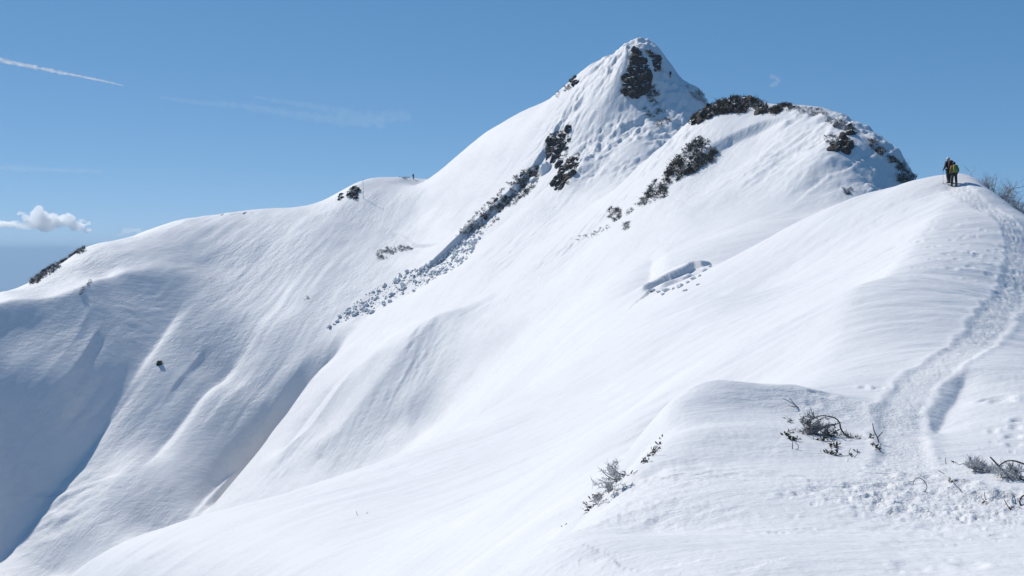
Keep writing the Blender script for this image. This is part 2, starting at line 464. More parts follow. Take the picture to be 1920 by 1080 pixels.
class NT:
    """small helper round a node tree"""
    def __init__(self, name):
        self.m = bpy.data.materials.new(name); self.m.use_nodes = True
        self.t = self.m.node_tree
        self.b = self.t.nodes["Principled BSDF"]
        self.out = self.t.nodes["Material Output"]

    def n(self, kind, **kw):
        node = self.t.nodes.new("ShaderNode" + kind)
        for k, v in kw.items():
            if k in node.inputs: node.inputs[k].default_value = v
            else: setattr(node, k, v)
        return node

    def l(self, a, b):
        self.t.links.new(a, b)

    def noise(self, vec, scale, detail=4.0, rough=0.55):
        t = self.n("TexNoise"); t.inputs["Scale"].default_value = scale
        t.inputs["Detail"].default_value = detail; t.inputs["Roughness"].default_value = rough
        self.l(vec, t.inputs["Vector"])
        return t

    def ramp(self, fac, stops):
        r = self.n("ValToRGB")
        e = r.color_ramp.elements
        while len(e) < len(stops): e.new(0.5)
        for el, (p, c) in zip(e, stops):
            el.position = p
            el.color = c if len(c) == 4 else (*c, 1)
        self.l(fac, r.inputs[0])
        return r


def snow_material():
    k = NT("snow"); b = k.b
    b.inputs["Roughness"].default_value = 0.6
    b.inputs["Specular IOR Level"].default_value = 0.2
    geo = k.n("NewGeometry")
    n1 = k.noise(geo.outputs["Position"], 0.35, 6, 0.6)
    r1 = k.ramp(n1.outputs[0], [(0.3, (0.68, 0.67, 0.668)), (0.7, (0.725, 0.715, 0.712))])
    k.l(r1.outputs[0], b.inputs["Base Color"])
    # fine wind texture, stretched along the wind
    mpr = k.n("Mapping"); mpr.inputs["Rotation"].default_value = (0, 0, math.radians(-22)); k.l(geo.outputs["Position"], mpr.inputs["Vector"])
    mp = k.n("Mapping"); mp.inputs["Scale"].default_value = (0.35, 1.0, 1.0)
    k.l(mpr.outputs[0], mp.inputs["Vector"])
    n2 = k.noise(mp.outputs[0], 1.1, 9, 0.62)
    n3 = k.noise(geo.outputs["Position"], 14.0, 5, 0.6)
    # coarser crust on the mountain, where the wind has had its way
    sy = k.n("SeparateXYZ"); k.l(geo.outputs["Position"], sy.inputs[0])
    mr = k.n("MapRange"); mr.inputs[1].default_value = 85; mr.inputs[2].default_value = 150; mr.inputs[3].default_value = 0.0; mr.inputs[4].default_value = 0.5
    k.l(sy.outputs[1], mr.inputs[0])
    mp2r = k.n("Mapping"); mp2r.inputs["Rotation"].default_value = (0, 0, math.radians(-62)); k.l(geo.outputs["Position"], mp2r.inputs["Vector"])
    mp2 = k.n("Mapping"); mp2.inputs["Scale"].default_value = (0.5, 1.0, 0.5)
    k.l(mp2r.outputs[0], mp2.inputs["Vector"])
    n6 = k.noise(mp2.outputs[0], 0.55, 8, 0.68)
    b0 = k.n("Bump"); b0.inputs["Distance"].default_value = 0.5
    n7 = k.noise(geo.outputs["Position"], 0.05, 4, 0.6)
    r7 = k.ramp(n7.outputs[0], [(0.40, (0.25,) * 3), (0.62, (1.5,) * 3)])
    mm = k.n("Math", operation='MULTIPLY'); k.l(mr.outputs[0], mm.inputs[0]); k.l(r7.outputs[0], mm.inputs[1])
    k.l(mm.outputs[0], b0.inputs["Strength"]); k.l(n6.outputs[0], b0.inputs["Height"])
    b1 = k.n("Bump"); b1.inputs["Strength"].default_value = 0.55; b1.inputs["Distance"].default_value = 0.18
    k.l(b0.outputs[0], b1.inputs["Normal"])
    k.l(n2.outputs[0], b1.inputs["Height"])
    b2 = k.n("Bump"); b2.inputs["Strength"].default_value = 0.4; b2.inputs["Distance"].default_value = 0.018
    k.l(n3.outputs[0], b2.inputs["Height"]); k.l(b1.outputs[0], b2.inputs["Normal"])
    # trodden, broken crust
    at = k.n("Attribute", attribute_name="tread")
    n4 = k.noise(geo.outputs["Position"], 9.0, 5, 0.65)
    n5 = k.noise(geo.outputs["Position"], 24.0, 3, 0.6)
    ad = k.n("Math", operation='ADD'); k.l(n4.outputs[0], ad.inputs[0]); k.l(n5.outputs[0], ad.inputs[1])
    b3 = k.n("Bump"); b3.inputs["Distance"].default_value = 0.022
    k.l(at.outputs["Fac"], b3.inputs["Strength"]); k.l(ad.outputs[0], b3.inputs["Height"]); k.l(b2.outputs[0], b3.inputs["Normal"])
    k.l(b3.outputs[0], b.inputs["Normal"])
    return k.m


SNOW = snow_material()
rows = np.concatenate([np.geomspace(2.2, 22, 290, endpoint=False), np.geomspace(22, 95, 290, endpoint=False),
                       np.linspace(95, 335, 540, endpoint=False), np.linspace(335, 640, 30)])
cols = np.linspace(-0.62, 0.62, 1000)
YY, UU = np.meshgrid(rows, cols, indexing='ij')
XX = UU * YY
ZZ = height(XX, YY)
lrows = np.log(rows)


def gz(x, y):
    """height of the finished snow mesh"""
    x = np.asarray(x, float); y = np.asarray(y, float)
    fi = np.clip(np.interp(y, rows, np.arange(len(rows))), 0, len(rows) - 1.001)
    fj = np.clip((x / np.maximum(y, 0.1) - cols[0]) / (cols[1] - cols[0]), 0, len(cols) - 1.001)
    i = fi.astype(int); j = fj.astype(int); a = fi - i; b = fj - j
    return ((ZZ[i, j] * (1 - b) + ZZ[i, j + 1] * b) * (1 - a) + (ZZ[i + 1, j] * (1 - b) + ZZ[i + 1, j + 1] * b) * a)


def dent(x, y, r, depth, stretch=1.0, turn=0.0, rim=0.35):
    """press a footprint or hole into the grid"""
    R = 2.2 * r * max(1, stretch)
    i0, i1 = np.searchsorted(rows, [y - R, y + R])
    j0, j1 = np.searchsorted(cols, [(x - R) / (y - R if x < 0 else y + R), (x + R) / (y + R if x < 0 else y - R)])
    if i1 <= i0 or j1 <= j0: return
    dx = XX[i0:i1, j0:j1] - x; dy = YY[i0:i1, j0:j1] - y
    a, q = rot(dx, dy, turn)
    s = np.hypot(a / (r * stretch), q / r)
    ZZ[i0:i1, j0:j1] += -depth * (1 - sstep(0.55, 1.05, s)) + rim * depth * np.exp(-((s - 1.25) / 0.28) ** 2)


# footprints along the beaten track
seg = np.hypot(*np.diff(TRACK, axis=0).T)
cumt = np.concatenate([[0], np.cumsum(seg)])
s_ = 0.0
while s_ < cumt[-1]:
    p = np.array([np.interp(s_, cumt, TRACK[:, 0]), np.interp(s_, cumt, TRACK[:, 1])])
    y_ = p[1]
    for k_ in range(1 if y_ < 30 else 2):
        off = rng.normal(0, 0.12 + 0.005 * y_)
        dent(p[0] + off, y_ + rng.normal(0, 0.25), rng.uniform(0.07, 0.11), rng.uniform(0.015, 0.04) * (0.25 + 0.35 * float(sstep(12, 40, y_))), 1.7, 90 + rng.normal(0, 25))
    s_ += 0.2

# pits round stems, old prints and clods on the near mound
for px, py, r, dep, st in [(1808,906,0.10,0.10,1.5),(1885,929,0.10,0.06,1.8),(1845,926,0.08,0.05,1.5),(1912,788,0.10,0.06,1.8),(1900,818,0.09,0.05,1.8),(1902,834,0.08,0.05,1.8),
                           (1905,800,0.08,0.04,1.6),(1862,806,0.07,0.04,1.6),(1648,731,0.10,0.06,1.2),(1620,727,0.08,0.05,1.8),(1655,890,0.07,0.05,3),(1650,910,0.08,0.06,2.5),
                           (1640,935,0.07,0.05,3),(1690,945,0.05,0.03,2),(1685,968,0.05,0.03,2),(1870,1003,0.05,0.03,1.6),(1560,942,0.04,0.03,1.8),(1485,895,0.05,0.02,2.5),
                           (1483,930,0.06,0.03,2.5),(1508,927,0.05,0.03,2.5),(1490,969,0.03,0.015,2),(1450,1000,0.03,0.015,2),(1465,1000,0.03,0.015,2),(1500,992,0.03,0.015,2),
                           (1518,990,0.03,0.015,2),(1680,1072,0.03,0.015,2.5),(1540,748,0.13,0.07,2.2),(1522,764,0.10,0.03,1.6),(1868,744,0.16,0.08,2.5),(1880,750,0.14,0.06,2)]:
    p = hit(px, py, 4, 40)
    dent(p[0], p[1], r, dep, st, 20, 0.3)
for k_ in range(130):                         # trampled crust
    px, py = (rng.normal(1850, 45), rng.normal(965, 22)) if k_ < 50 else ((rng.normal(1640, 45), rng.normal(925, 25)) if k_ < 90 else (rng.uniform(1480, 1915), rng.uniform(750, 960)))
    p = hit(px, py, 5, 25)
    dent(p[0], p[1], rng.uniform(0.015, 0.04), rng.uniform(0.004, 0.018) * rng.choice([1, 1, -0.8]), rng.uniform(1, 2), rng.uniform(0, 60), 0.4)
for k_ in range(50):                          # old prints on the knoll flank
    px, py = rng.normal(1800, 50), rng.normal(500, 40)
    p = hit(px, py, 20, 70)
    dent(p[0], p[1], rng.uniform(0.09, 0.16), rng.uniform(0.03, 0.07), 1.8, rng.normal(20, 25), 0.3)

ground = bpy.data.objects.new("snow_ground", grid_mesh("snow_ground", XX, YY, ZZ))
ground.data.materials.append(SNOW)
tread = np.zeros(ZZ.shape)
m_, k_ = TREAD_OUT[0]
tread[m_] = k_
for px, py, r, a in [(1850,955,1.2,.7),(1890,935,.9,.8),(1650,925,.8,.6),(1700,890,1.0,.7),(1240,905,1.2,.6),(1200,960,.7,.5),(1560,770,1.6,.4),(1600,780,.9,.6),(1720,920,.9,.6),(1800,870,.9,.4),(1780,500,3,.5),(1680,470,3,.4)]:
    q = hit(px, py, 5, 80)
    tread += a * np.exp(-((XX - q[0]) ** 2 + (YY - q[1]) ** 2) / r ** 2)
tread = np.clip(tread, 0, 1)
at = ground.data.attributes.new("tread", 'FLOAT', 'POINT')
at.data.foreach_set("value", tread.ravel().astype(np.float32))
ground["kind"] = "structure"
col.objects.link(ground)

# snow under and behind the camera
bx, by = np.meshgrid(np.linspace(-40, 40, 60), np.linspace(-40, 3.2, 50))
yy_ = np.maximum(by, 2.3)
bz = base_h(np.clip(bx, -0.62 * yy_, 0.62 * yy_), yy_) - 0.12 - 0.30 * np.maximum(0, -bx - 2) - 0.22 * np.maximum(0, bx - 3) - 0.12 * np.maximum(0, -by - 3)
back = bpy.data.objects.new("snow_ridge", grid_mesh("snow_ridge", bx, by, bz))
back.data.materials.append(SNOW); back["kind"] = "structure"
col.objects.link(back)

# lowland far below, out to the horizon
kl = NT("lowland")
gl = kl.n("NewGeometry")
nl = kl.noise(gl.outputs["Position"], 0.0006, 6)
rl = kl.ramp(nl.outputs[0], [(0.35, (0.045, 0.06, 0.05)), (0.65, (0.09, 0.095, 0.085))])
kl.l(rl.outputs[0], kl.b.inputs["Base Color"])
kl.b.inputs["Roughness"].default_value = 0.9
LOW = -1150.0
ang = np.linspace(0, 2 * math.pi, 97); rad = np.array([0.0, 400, 1500, 6000, 20000, 60000])
AA, RR = np.meshgrid(ang, rad)
low = bpy.data.objects.new("lowland", grid_mesh("lowland", RR * np.cos(AA), RR * np.sin(AA) + 300, LOW + 0 * RR))
low.data.materials.append(kl.m); low["kind"] = "structure"
col.objects.link(low)


# ------------------------------------------------------------------ tools for things standing on the snow
def hits(pxs, pys, near=4.0, far=340.0, steps=700):
    """points of the finished snow mesh behind many pixels at once"""
    pxs = np.asarray(pxs, float); pys = np.asarray(pys, float)
    uv = np.array([ray(a, b) for a, b in zip(pxs, pys)])
    u = uv[:, 0]; v = uv[:, 1]
    ys = np.exp(np.linspace(math.log(near), math.log(far), steps))
    z = gz(u[:, None] * ys[None], np.broadcast_to(ys[None], (len(u), steps))) - EYE
    g = z - v[:, None] * ys[None]
    above = g >= 0
    k = np.where(above.any(1), above.argmax(1), np.argmax(z / ys[None], 1))
    k = np.maximum(k, 1)
    i = np.arange(len(u))
    f0 = g[i, k - 1]; f1 = g[i, k]
    t = np.where(above.any(1), np.clip(-f0 / np.where(np.abs(f1 - f0) < 1e-9, 1, f1 - f0), 0, 1), 1.0)
    y = ys[k - 1] + (ys[k] - ys[k - 1]) * t
    x = u * y
    return np.stack([x, y, gz(x, y)], 1)


def spot(px, py, near=4.0, far=340.0):
    return Vector(hits([px], [py], near, far)[0])


def in_poly(poly, n, gen):
    """n random pixels inside a pixel polygon"""
    P = np.array(poly, float)
    lo, hi = P.min(0), P.max(0)
    out = []
    while len(out) < n:
        q = gen.uniform(lo, hi, (4 * n, 2))
        c = np.zeros(len(q), bool)
        j = len(P) - 1
        for i in range(len(P)):
            xi, yi = P[i]; xj, yj = P[j]
            c ^= ((yi > q[:, 1]) != (yj > q[:, 1])) & (q[:, 0] < (xj - xi) * (q[:, 1] - yi) / (yj - yi + 1e-12) + xi)
            j = i
        out.extend(q[c].tolist())
    return np.array(out[:n])


class MB:
    """collects faces for one mesh object"""
    def __init__(self):
        self.v = []; self.f = []

    def add(self, vs, fs):
        b = len(self.v)
        self.v.extend([tuple(p) for p in vs])
        self.f.extend([tuple(b + i for i in q) for q in fs])

    def tube(self, pts, radii, sides=4):
        pts = [Vector(p) for p in pts]
        vs, fs = [], []
        for i, p in enumerate(pts):
            d = (pts[min(i + 1, len(pts) - 1)] - pts[max(i - 1, 0)])
            d = d.normalized() if d.length > 1e-9 else Vector((0, 0, 1))
            a = d.cross(Vector((0.31, 0.2, 0.93)))
            if a.length < 1e-3: a = d.cross(Vector((1, 0, 0)))
            a.normalize(); b = d.cross(a)
            for k in range(sides):
                t = 2 * math.pi * k / sides
                vs.append(p + (a * math.cos(t) + b * math.sin(t)) * radii[i])
        n = len(pts)
        for i in range(n - 1):
            for k in range(sides):
                k2 = (k + 1) % sides
                fs.append((i * sides + k, i * sides + k2, (i + 1) * sides + k2, (i + 1) * sides + k))
        fs.append(tuple(range(sides))[::-1]); fs.append(tuple((n - 1) * sides + k for k in range(sides)))
        self.add(vs, fs)

    def leaf(self, p, d, length, width, up=None, curl=0.15):
        d = Vector(d).normalized()
        s = d.cross(up or Vector((random.gauss(0, 1), random.gauss(0, 1), random.gauss(0, 1))))
        if s.length < 1e-4: s = Vector((1, 0, 0))
        s.normalize(); nrm = s.cross(d)
        p = Vector(p)
        m = p + d * length * 0.5 + nrm * length * curl
        self.add([p, m + s * width / 2, p + d * length, m - s * width / 2], [(0, 1, 2), (0, 2, 3)])

    def lump(self, p, size, seed, flat=0.8, cuts=1):
        """angular block"""
        r = random.Random(seed)
        bm = bmesh.new()
        bmesh.ops.create_icosphere(bm, subdivisions=cuts, radius=1.0)
        ax = Matrix.Rotation(r.uniform(0, 6.28), 3, 'Z') @ Matrix.Rotation(r.uniform(-.5, .5), 3, 'X')
        planes = [Vector((r.gauss(0, 1), r.gauss(0, 1), r.gauss(0, 1))).normalized() for _ in range(7)]
        for v in bm.verts:
            c = v.co * r.uniform(0.85, 1.2)
            for q in planes:
                e = c.dot(q)
                if e > 0.62: c = c - q * (e - 0.62)
            c = Vector((c.x * size[0], c.y * size[1], c.z * size[2]))
            v.co = ax @ c + Vector(p)
        vs = [tuple(v.co) for v in bm.verts]
        fs = [tuple(l.index for l in f.verts) for f in bm.faces]
        bm.free()
        self.add(vs, fs)

    def build(self, name, mat, parent=None, smooth=False):
        me = bpy.data.meshes.new(name)
        base = Vector((0, 0, 0))
        if parent is not None:
            base = parent.location
        me.from_pydata([(x - base[0], y - base[1], z - base[2]) for x, y, z in self.v], [], self.f)
        me.materials.append(mat)
        if smooth:
            me.polygons.foreach_set("use_smooth", np.ones(len(me.polygons), dtype=bool))
        me.update()
        o = bpy.data.objects.new(name, me)
        col.objects.link(o)
        if parent is not None:
            o.parent = parent
        return o


def thing(name, label, cat, loc, group=None):
    o = bpy.data.objects.new(name, None)
    o.empty_display_size = 0.2
    o.location = loc
    col.objects.link(o)
    o["label"] = label; o["category"] = cat
    if group: o["group"] = group
    return o


def tag(o, label, cat, group=None):
    o["label"] = label; o["category"] = cat
    if group: o["group"] = group
    return o


import bmesh


def plain(name, c1, c2, scale, rough=0.8, snow=None, bump=0.0):
    """two-tone procedural material; snow = how readily flakes lie on upward faces"""
    k = NT(name)
    geo = k.n("NewGeometry")
    n1 = k.noise(geo.outputs["Position"], scale, 5)
    r1 = k.ramp(n1.outputs[0], [(0.35, c1), (0.65, c2)])
    c = r1.outputs[0]
    if snow is not None:
        sep = k.n("SeparateXYZ"); k.l(geo.outputs["Normal"], sep.inputs[0])
        n2 = k.noise(geo.outputs["Position"], scale * 0.6, 4, 0.65)
        ad = k.n("Math", operation='ADD'); k.l(sep.outputs[2], ad.inputs[0]); k.l(n2.outputs[0], ad.inputs[1])
        r2 = k.ramp(ad.outputs[0], [(snow, (0, 0, 0)), (min(1.0, snow + 0.04), (1, 1, 1))])
        sc = k.n("Math", operation='MULTIPLY'); sc.inputs[1].default_value = 0.5
        k.l(ad.outputs[0], sc.inputs[0]); k.l(sc.outputs[0], r2.inputs[0])
        mx = k.n("Mix", data_type='RGBA')
        k.l(r2.outputs[0], mx.inputs[0]); k.l(c, mx.inputs[6]); mx.inputs[7].default_value = (0.78, 0.80, 0.82, 1)
        c = mx.outputs[2]
    k.l(c, k.b.inputs["Base Color"])
    k.b.inputs["Roughness"].default_value = rough
    k.b.inputs["Specular IOR Level"].default_value = 0.25
    if bump:
        b = k.n("Bump"); b.inputs["Strength"].default_value = 0.8; b.inputs["Distance"].default_value = bump
        n3 = k.noise(geo.outputs["Position"], scale * 2, 6, 0.65)
        k.l(n3.outputs[0], b.inputs["Height"]); k.l(b.outputs[0], k.b.inputs["Normal"])
    return k.m


M_ROCK = plain("dark_rock", (0.022, 0.018, 0.016), (0.085, 0.066, 0.052), 1.3, 0.85, 0.665, 0.15)
M_SCRUB = plain("scrub_leaves", (0.036, 0.024, 0.016), (0.125, 0.082, 0.050), 0.9, 0.7)
M_SCRUBG = plain("scrub_green", (0.030, 0.032, 0.018), (0.085, 0.082, 0.045), 0.9, 0.7)
M_RIME = plain("rimed_twigs", (0.46, 0.46, 0.47), (0.76, 0.77, 0.79), 2.5, 0.8)
M_RIMED = plain("rimed_dark_twigs", (0.10, 0.095, 0.09), (0.42, 0.42, 0.43), 2.5, 0.8)
M_BARK = plain("dark_bark", (0.022, 0.016, 0.014), (0.075, 0.052, 0.042), 18, 0.8, 0.70)
M_LEAF = plain("evergreen_leaf", (0.016, 0.018, 0.012), (0.045, 0.045, 0.026), 25, 0.5, 0.70)
M_LEAFB = plain("brown_leaf", (0.12, 0.055, 0.022), (0.24, 0.13, 0.05), 30, 0.6)
M_BLOCK = plain("block_snow", (0.69, 0.70, 0.71), (0.75, 0.755, 0.76), 1.5, 0.6)

# loose snow and rime let light through
for mt_, f_ in ((M_RIME, 0.4), (M_RIMED, 0.25)):
    bt = mt_.node_tree
    tl = bt.nodes.new("ShaderNodeBsdfTranslucent")
    ms = bt.nodes.new("ShaderNodeMixShader"); ms.inputs[0].default_value = f_
    cl_ = bt.nodes["Principled BSDF"].inputs["Base Color"].links[0].from_socket
    bt.links.new(cl_, tl.inputs["Color"])
    bt.links.new(bt.nodes["Principled BSDF"].outputs[0], ms.inputs[1]); bt.links.new(tl.outputs[0], ms.inputs[2])
    bt.links.new(ms.outputs[0], bt.nodes["Material Output"].inputs["Surface"])


def scrub(name, label, cat, poly, near, far, n_clump, size, parts, group=None, twig=0.0, seed=0, tall=1.0, rocks=0, rock_size=1.0):
    """a patch of wind-beaten scrub and rock filling a pixel polygon; parts = {name: (material, share)}"""
    g = np.random.default_rng(100 + seed); random.seed(100 + seed)
    pix = in_poly(poly, 3 * n_clump, g)
    keep = fbm(pix[:, 0] / 13 + 7 * seed, pix[:, 1] / 13, 3, 17 + seed) + 0.25 * g.normal(size=len(pix))
    pix = pix[np.argsort(-keep)[:int(1.5 * n_clump)]]
    size *= 0.72
    pts = hits(pix[:, 0], pix[:, 1], near, far)
    mid = pts[np.argmin(((pts - pts.mean(0)) ** 2).sum(1))]
    root = thing(name, label, cat, Vector(mid), group)
    mbs = {k: MB() for k in parts}
    names = list(parts); shares = np.array([parts[k][1] for k in names]); shares = shares / shares.sum()
    for i, p in enumerate(pts):
        k = names[g.choice(len(names), p=shares)]
        mb = mbs[k]
        s = size * g.uniform(0.55, 1.25)
        c = Vector(p) + Vector((0, 0, 0.05 * s))
        for j in range(13):
            d = Vector((g.normal(), g.normal(), abs(g.normal()) * tall + 0.1)).normalized()
            q = c + Vector((d.x, d.y, d.z * 0.7)) * s * g.uniform(0.1, 0.75)
            mb.leaf(q, d + Vector((g.normal(), g.normal(), g.normal())) * 0.7, s * g.uniform(0.35, 0.75), s * g.uniform(0.12, 0.34))
        if g.random() < twig:
            for j in range(4):
                d = Vector((g.normal() * 0.6, g.normal() * 0.6, 1)).normalized()
                L = s * g.uniform(0.7, 1.6)
                mb.tube([c, c + d * L * 0.6, c + (d + Vector((g.normal(), g.normal(), 0)) * 0.3) * L], [0.05 * s, 0.035 * s, 0.015 * s], 3)
    for k in names:
        if mbs[k].f:
            mbs[k].build(k, parts[k][0], root)["kind"] = "stuff"
    if rocks:
        pix = in_poly(poly, rocks, g)
        for i, p in enumerate(hits(pix[:, 0], pix[:, 1], near, far)):
            r = rock_size * g.uniform(0.5, 1.2)
            mb = MB()
            mb.lump(Vector(p) - Vector((0, 0, 0.15 * r)), (r, r * g.uniform(0.6, 1), r * g.uniform(0.7, 1.3)), 1000 * seed + i, cuts=2)
            mb.build("boulder", M_ROCK, root)
    return root


DK = {"dark_foliage": (M_SCRUB, 0.6), "green_foliage": (M_SCRUBG, 0.3), "rimed_foliage": (M_RIMED, 0.12), "white_rime": (M_RIME, 0.05)}
DKF = {"dark_foliage": (M_SCRUB, 0.45), "green_foliage": (M_SCRUBG, 0.2), "rimed_foliage": (M_RIMED, 0.27), "white_rime": (M_RIME, 0.10)}
FR = {"dark_foliage": (M_SCRUB, 0.18), "rimed_foliage": (M_RIMED, 0.45), "white_rime": (M_RIME, 0.37)}

FRD = {"dark_foliage": (M_SCRUB, 0.42), "rimed_foliage": (M_RIMED, 0.36), "white_rime": (M_RIME, 0.22)}

scrub("rock_outcrop", "tall black rock outcrop with brown scrub on the face of the pointed summit", "rock",
      [(1187,93),(1199,93),(1206,108),(1215,125),(1219,150),(1211,172),(1198,181),(1182,180),(1170,174),(1168,160),(1175,135),(1181,110)],
      200, 300, 110, 0.85, DK, seed=1, rocks=130, rock_size=1.2)
scrub("rock_outcrop", "snow plastered grey crag on the right edge of the pointed summit", "rock",
      [(1208,95),(1226,98),(1238,118),(1243,136),(1228,136),(1222,115)], 200, 300, 45, 0.9, FR, seed=2, rocks=16, rock_size=1.0)
scrub("shrub_patch", "rimed shrubs scattered just below the black summit rock", "shrub",
      [(1212,165),(1230,160),(1240,180),(1225,185),(1238,196),(1238,212),(1226,222),(1208,215),(1204,205),(1215,195)], 200, 300, 70, 0.9, DKF, seed=3)
scrub("shrub", "lone frosted bush with shadow on the snow below the summit scrub", "shrub",
      [(1228,222),(1240,218),(1242,236),(1232,240)], 200, 300, 14, 0.8, FR, seed=4)
scrub("shrub", "small dark bush to the right of the lone frosted bush, under the summit", "shrub",
      [(1246,222),(1255,221),(1257,233),(1247,235)], 200, 300, 10, 0.8, DKF, seed=5)
scrub("rock", "dark rock tooth on the left skyline of the summit ridge", "rock",
      [(1071,146),(1080,143),(1083,156),(1073,162)], 230, 320, 16, 0.8, DK, seed=6, rocks=5, rock_size=1.0)
scrub("shrub_patch", "thin dark scrub strung along the summit's left skyline below the rock tooth", "shrub",
      [(1040,178),(1055,166),(1067,158),(1070,166),(1056,174),(1044,186)], 230, 320, 30, 0.7, DKF, seed=7)
scrub("scrub_band", "long dark brown scrub band crowning the shoulder right of the summit", "scrub",
      [(1290,232),(1310,212),(1345,193),(1380,181),(1410,182),(1432,191),(1440,208),(1430,215),(1416,206),(1404,197),(1398,213),(1370,212),(1340,217),(1310,230)],
      150, 230, 420, 1.05, DK, seed=8, twig=0.3, rocks=14, rock_size=1.2)
scrub("scrub_band", "shorter dark scrub clump at the right end of the shoulder's crown", "scrub",
      [(1440,207),(1453,197),(1478,194),(1492,203),(1472,208),(1452,215)], 150, 230, 110, 0.8, DK, seed=9, twig=0.3)
scrub("shrub_patch", "sparse frosted twigs on the shoulder skyline beyond the dark clump", "shrub",
      [(1490,199),(1530,203),(1560,212),(1530,218),(1500,212)], 140, 230, 50, 0.55, FR, seed=10, twig=0.7)
scrub("scrub_bank", "big brown scrub bank on the snow face below the shoulder", "scrub",
      [(1318,256),(1330,272),(1346,285),(1340,302),(1320,310),(1302,326),(1282,331),(1264,346),(1246,350),(1240,340),(1254,316),(1268,292),(1285,275),(1302,264)],
      130, 230, 300, 0.95, {"dark_foliage": (M_SCRUB, 0.55), "green_foliage": (M_SCRUBG, 0.15), "rimed_foliage": (M_RIMED, 0.22), "white_rime": (M_RIME, 0.08)}, seed=11, twig=0.4, rocks=8)
scrub("scrub_bank", "tail of rimed scrub trailing down left from the big brown bank", "scrub",
      [(1228,336),(1250,352),(1252,368),(1230,376),(1208,386),(1190,398),(1176,404),(1180,392),(1200,378),(1212,360)],
      130, 230, 120, 0.75, DKF, seed=12, twig=0.4)
scrub("shrub", "round grey frosted bush at the lower end of the scrub tail", "shrub",
      [(1140,392),(1152,388),(1164,395),(1166,408),(1152,416),(1140,410)], 130, 230, 40, 0.75, {"dark_foliage": (M_SCRUB, 0.3), "rimed_foliage": (M_RIMED, 0.7)}, seed=13, twig=0.8)
scrub("shrub", "small dark bush just right of the round frosted bush", "shrub",
      [(1168,420),(1180,416),(1182,428),(1170,433)], 120, 230, 14, 0.6, DKF, seed=14, twig=0.4)
scrub("shrub_patch", "thin twigs in a line on the snow left of the round frosted bush", "shrub",
      [(1065,449),(1110,436),(1140,420),(1145,430),(1110,446),(1070,454)], 110, 230, 26, 0.4, FR, seed=15, twig=0.9)
scrub("rock_outcrop", "dark rocky gap under the broken snow lip at the head of the gully", "rock",
      [(1030,252),(1050,246),(1068,240),(1070,266),(1060,300),(1046,310),(1032,300),(1022,286)], 180, 300, 90, 0.85, DK, seed=16, rocks=40, rock_size=1.2)
scrub("rock_outcrop", "dark brown rib of rock and scrub right of the gully", "rock",
      [(1064,300),(1086,288),(1082,318),(1064,345),(1044,358),(1034,350),(1046,325)], 180, 300, 80, 0.85, DK, seed=17, rocks=34, rock_size=1.1)
scrub("scrub_bank", "olive grey scrub slanting down left along the fracture line", "scrub",
      [(1008,308),(985,318),(960,335),(944,352),(924,372),(900,394),(886,408),(904,411),(928,402),(952,388),(968,382),(988,366),(1002,350),(1012,332)],
      180, 300, 300, 0.9, DKF, seed=18, twig=0.3, rocks=12)
scrub("scrub_bank", "pale rimed scrub at the lower end of the slanting scrub, above the debris", "scrub",
      [(886,408),(904,411),(930,404),(938,412),(915,428),(885,438),(855,444),(862,432)], 180, 300, 130, 0.7, FR, seed=19, twig=0.6)
scrub("scrub_bank", "dark bluish scrub hanging on the far left skyline of the ridge", "scrub",
      [(50,534),(64,510),(80,490),(105,475),(130,465),(160,460),(156,474),(132,490),(110,502),(86,520),(66,534)],
      180, 300, 330, 0.9, {"dark_foliage": (M_SCRUB, 0.4), "green_foliage": (M_SCRUBG, 0.15), "rimed_foliage": (M_RIMED, 0.3), "white_rime": (M_RIME, 0.15)}, seed=20, twig=0.9, tall=2.2)
scrub("shrub_patch", "short dark streak of scrub on the slope below the left skyline scrub", "shrub",
      [(146,552),(152,542),(170,524),(174,526),(160,544),(150,555)], 180, 300, 26, 0.5, DKF, seed=21)
scrub("rock", "single dark boulder alone on the shaded left face", "rock",
      [(293,678),(301,674),(306,680),(298,687)], 180, 300, 6, 0.5, DKF, seed=22, rocks=4, rock_size=0.8)
scrub("shrub_patch", "frosted shrubs poking from the slope left of the avalanche debris", "shrub",
      [(697,487),(712,468),(735,460),(765,462),(776,468),(742,474),(718,488)], 180, 300, 70, 0.75, FR, seed=23, twig=0.6)
scrub("shrub_patch", "two tiny dark tufts on the left face below the frosted shrubs", "shrub",
      [(565,558),(578,553),(580,560),(568,562)], 180, 300, 7, 0.45, DKF, seed=24)
scrub("rock_outcrop", "dark rock hollow under the rounded bump on the left ridge", "rock",
      [(648,370),(655,354),(668,350),(679,362),(668,376),(652,373)], 250, 330, 60, 0.9, DK, seed=25, rocks=12, rock_size=1.2)
scrub("rock", "small pale rimed rock at the left foot of the ridge bump", "rock",
      [(633,370),(640,362),(643,372),(636,378)], 250, 330, 10, 0.7, FR, seed=26, rocks=4, rock_size=0.8)
scrub("shrub_patch", "fine twigs on the left ridge crest beside the lone distant walker", "shrub",
      [(754,332),(768,332),(768,336),(754,336)], 260, 340, 14, 0.55, FR, seed=27, twig=1.0, tall=2.0)
scrub("shrub_patch", "low tufts along the flat skyline of the left ridge", "shrub",
      [(413,402),(480,397),(480,400),(413,405)], 240, 330, 16, 0.4, DKF, seed=28, twig=0.3)
scrub("scrub_bank", "snow dusted dark scrub on the shaded right flank of the shoulder", "scrub",
      [(1546,256),(1575,252),(1598,262),(1604,276),(1585,287),(1562,281),(1550,270)], 120, 230, 75, 0.6, FRD, seed=29, twig=0.3, rocks=10)
scrub("scrub_bank", "frosted scrub high on the shoulder's right skyline", "scrub",
      [(1548,218),(1580,225),(1605,246),(1598,252),(1570,240),(1552,232)], 120, 230, 70, 0.6, FR, seed=30, twig=0.5, rocks=6)
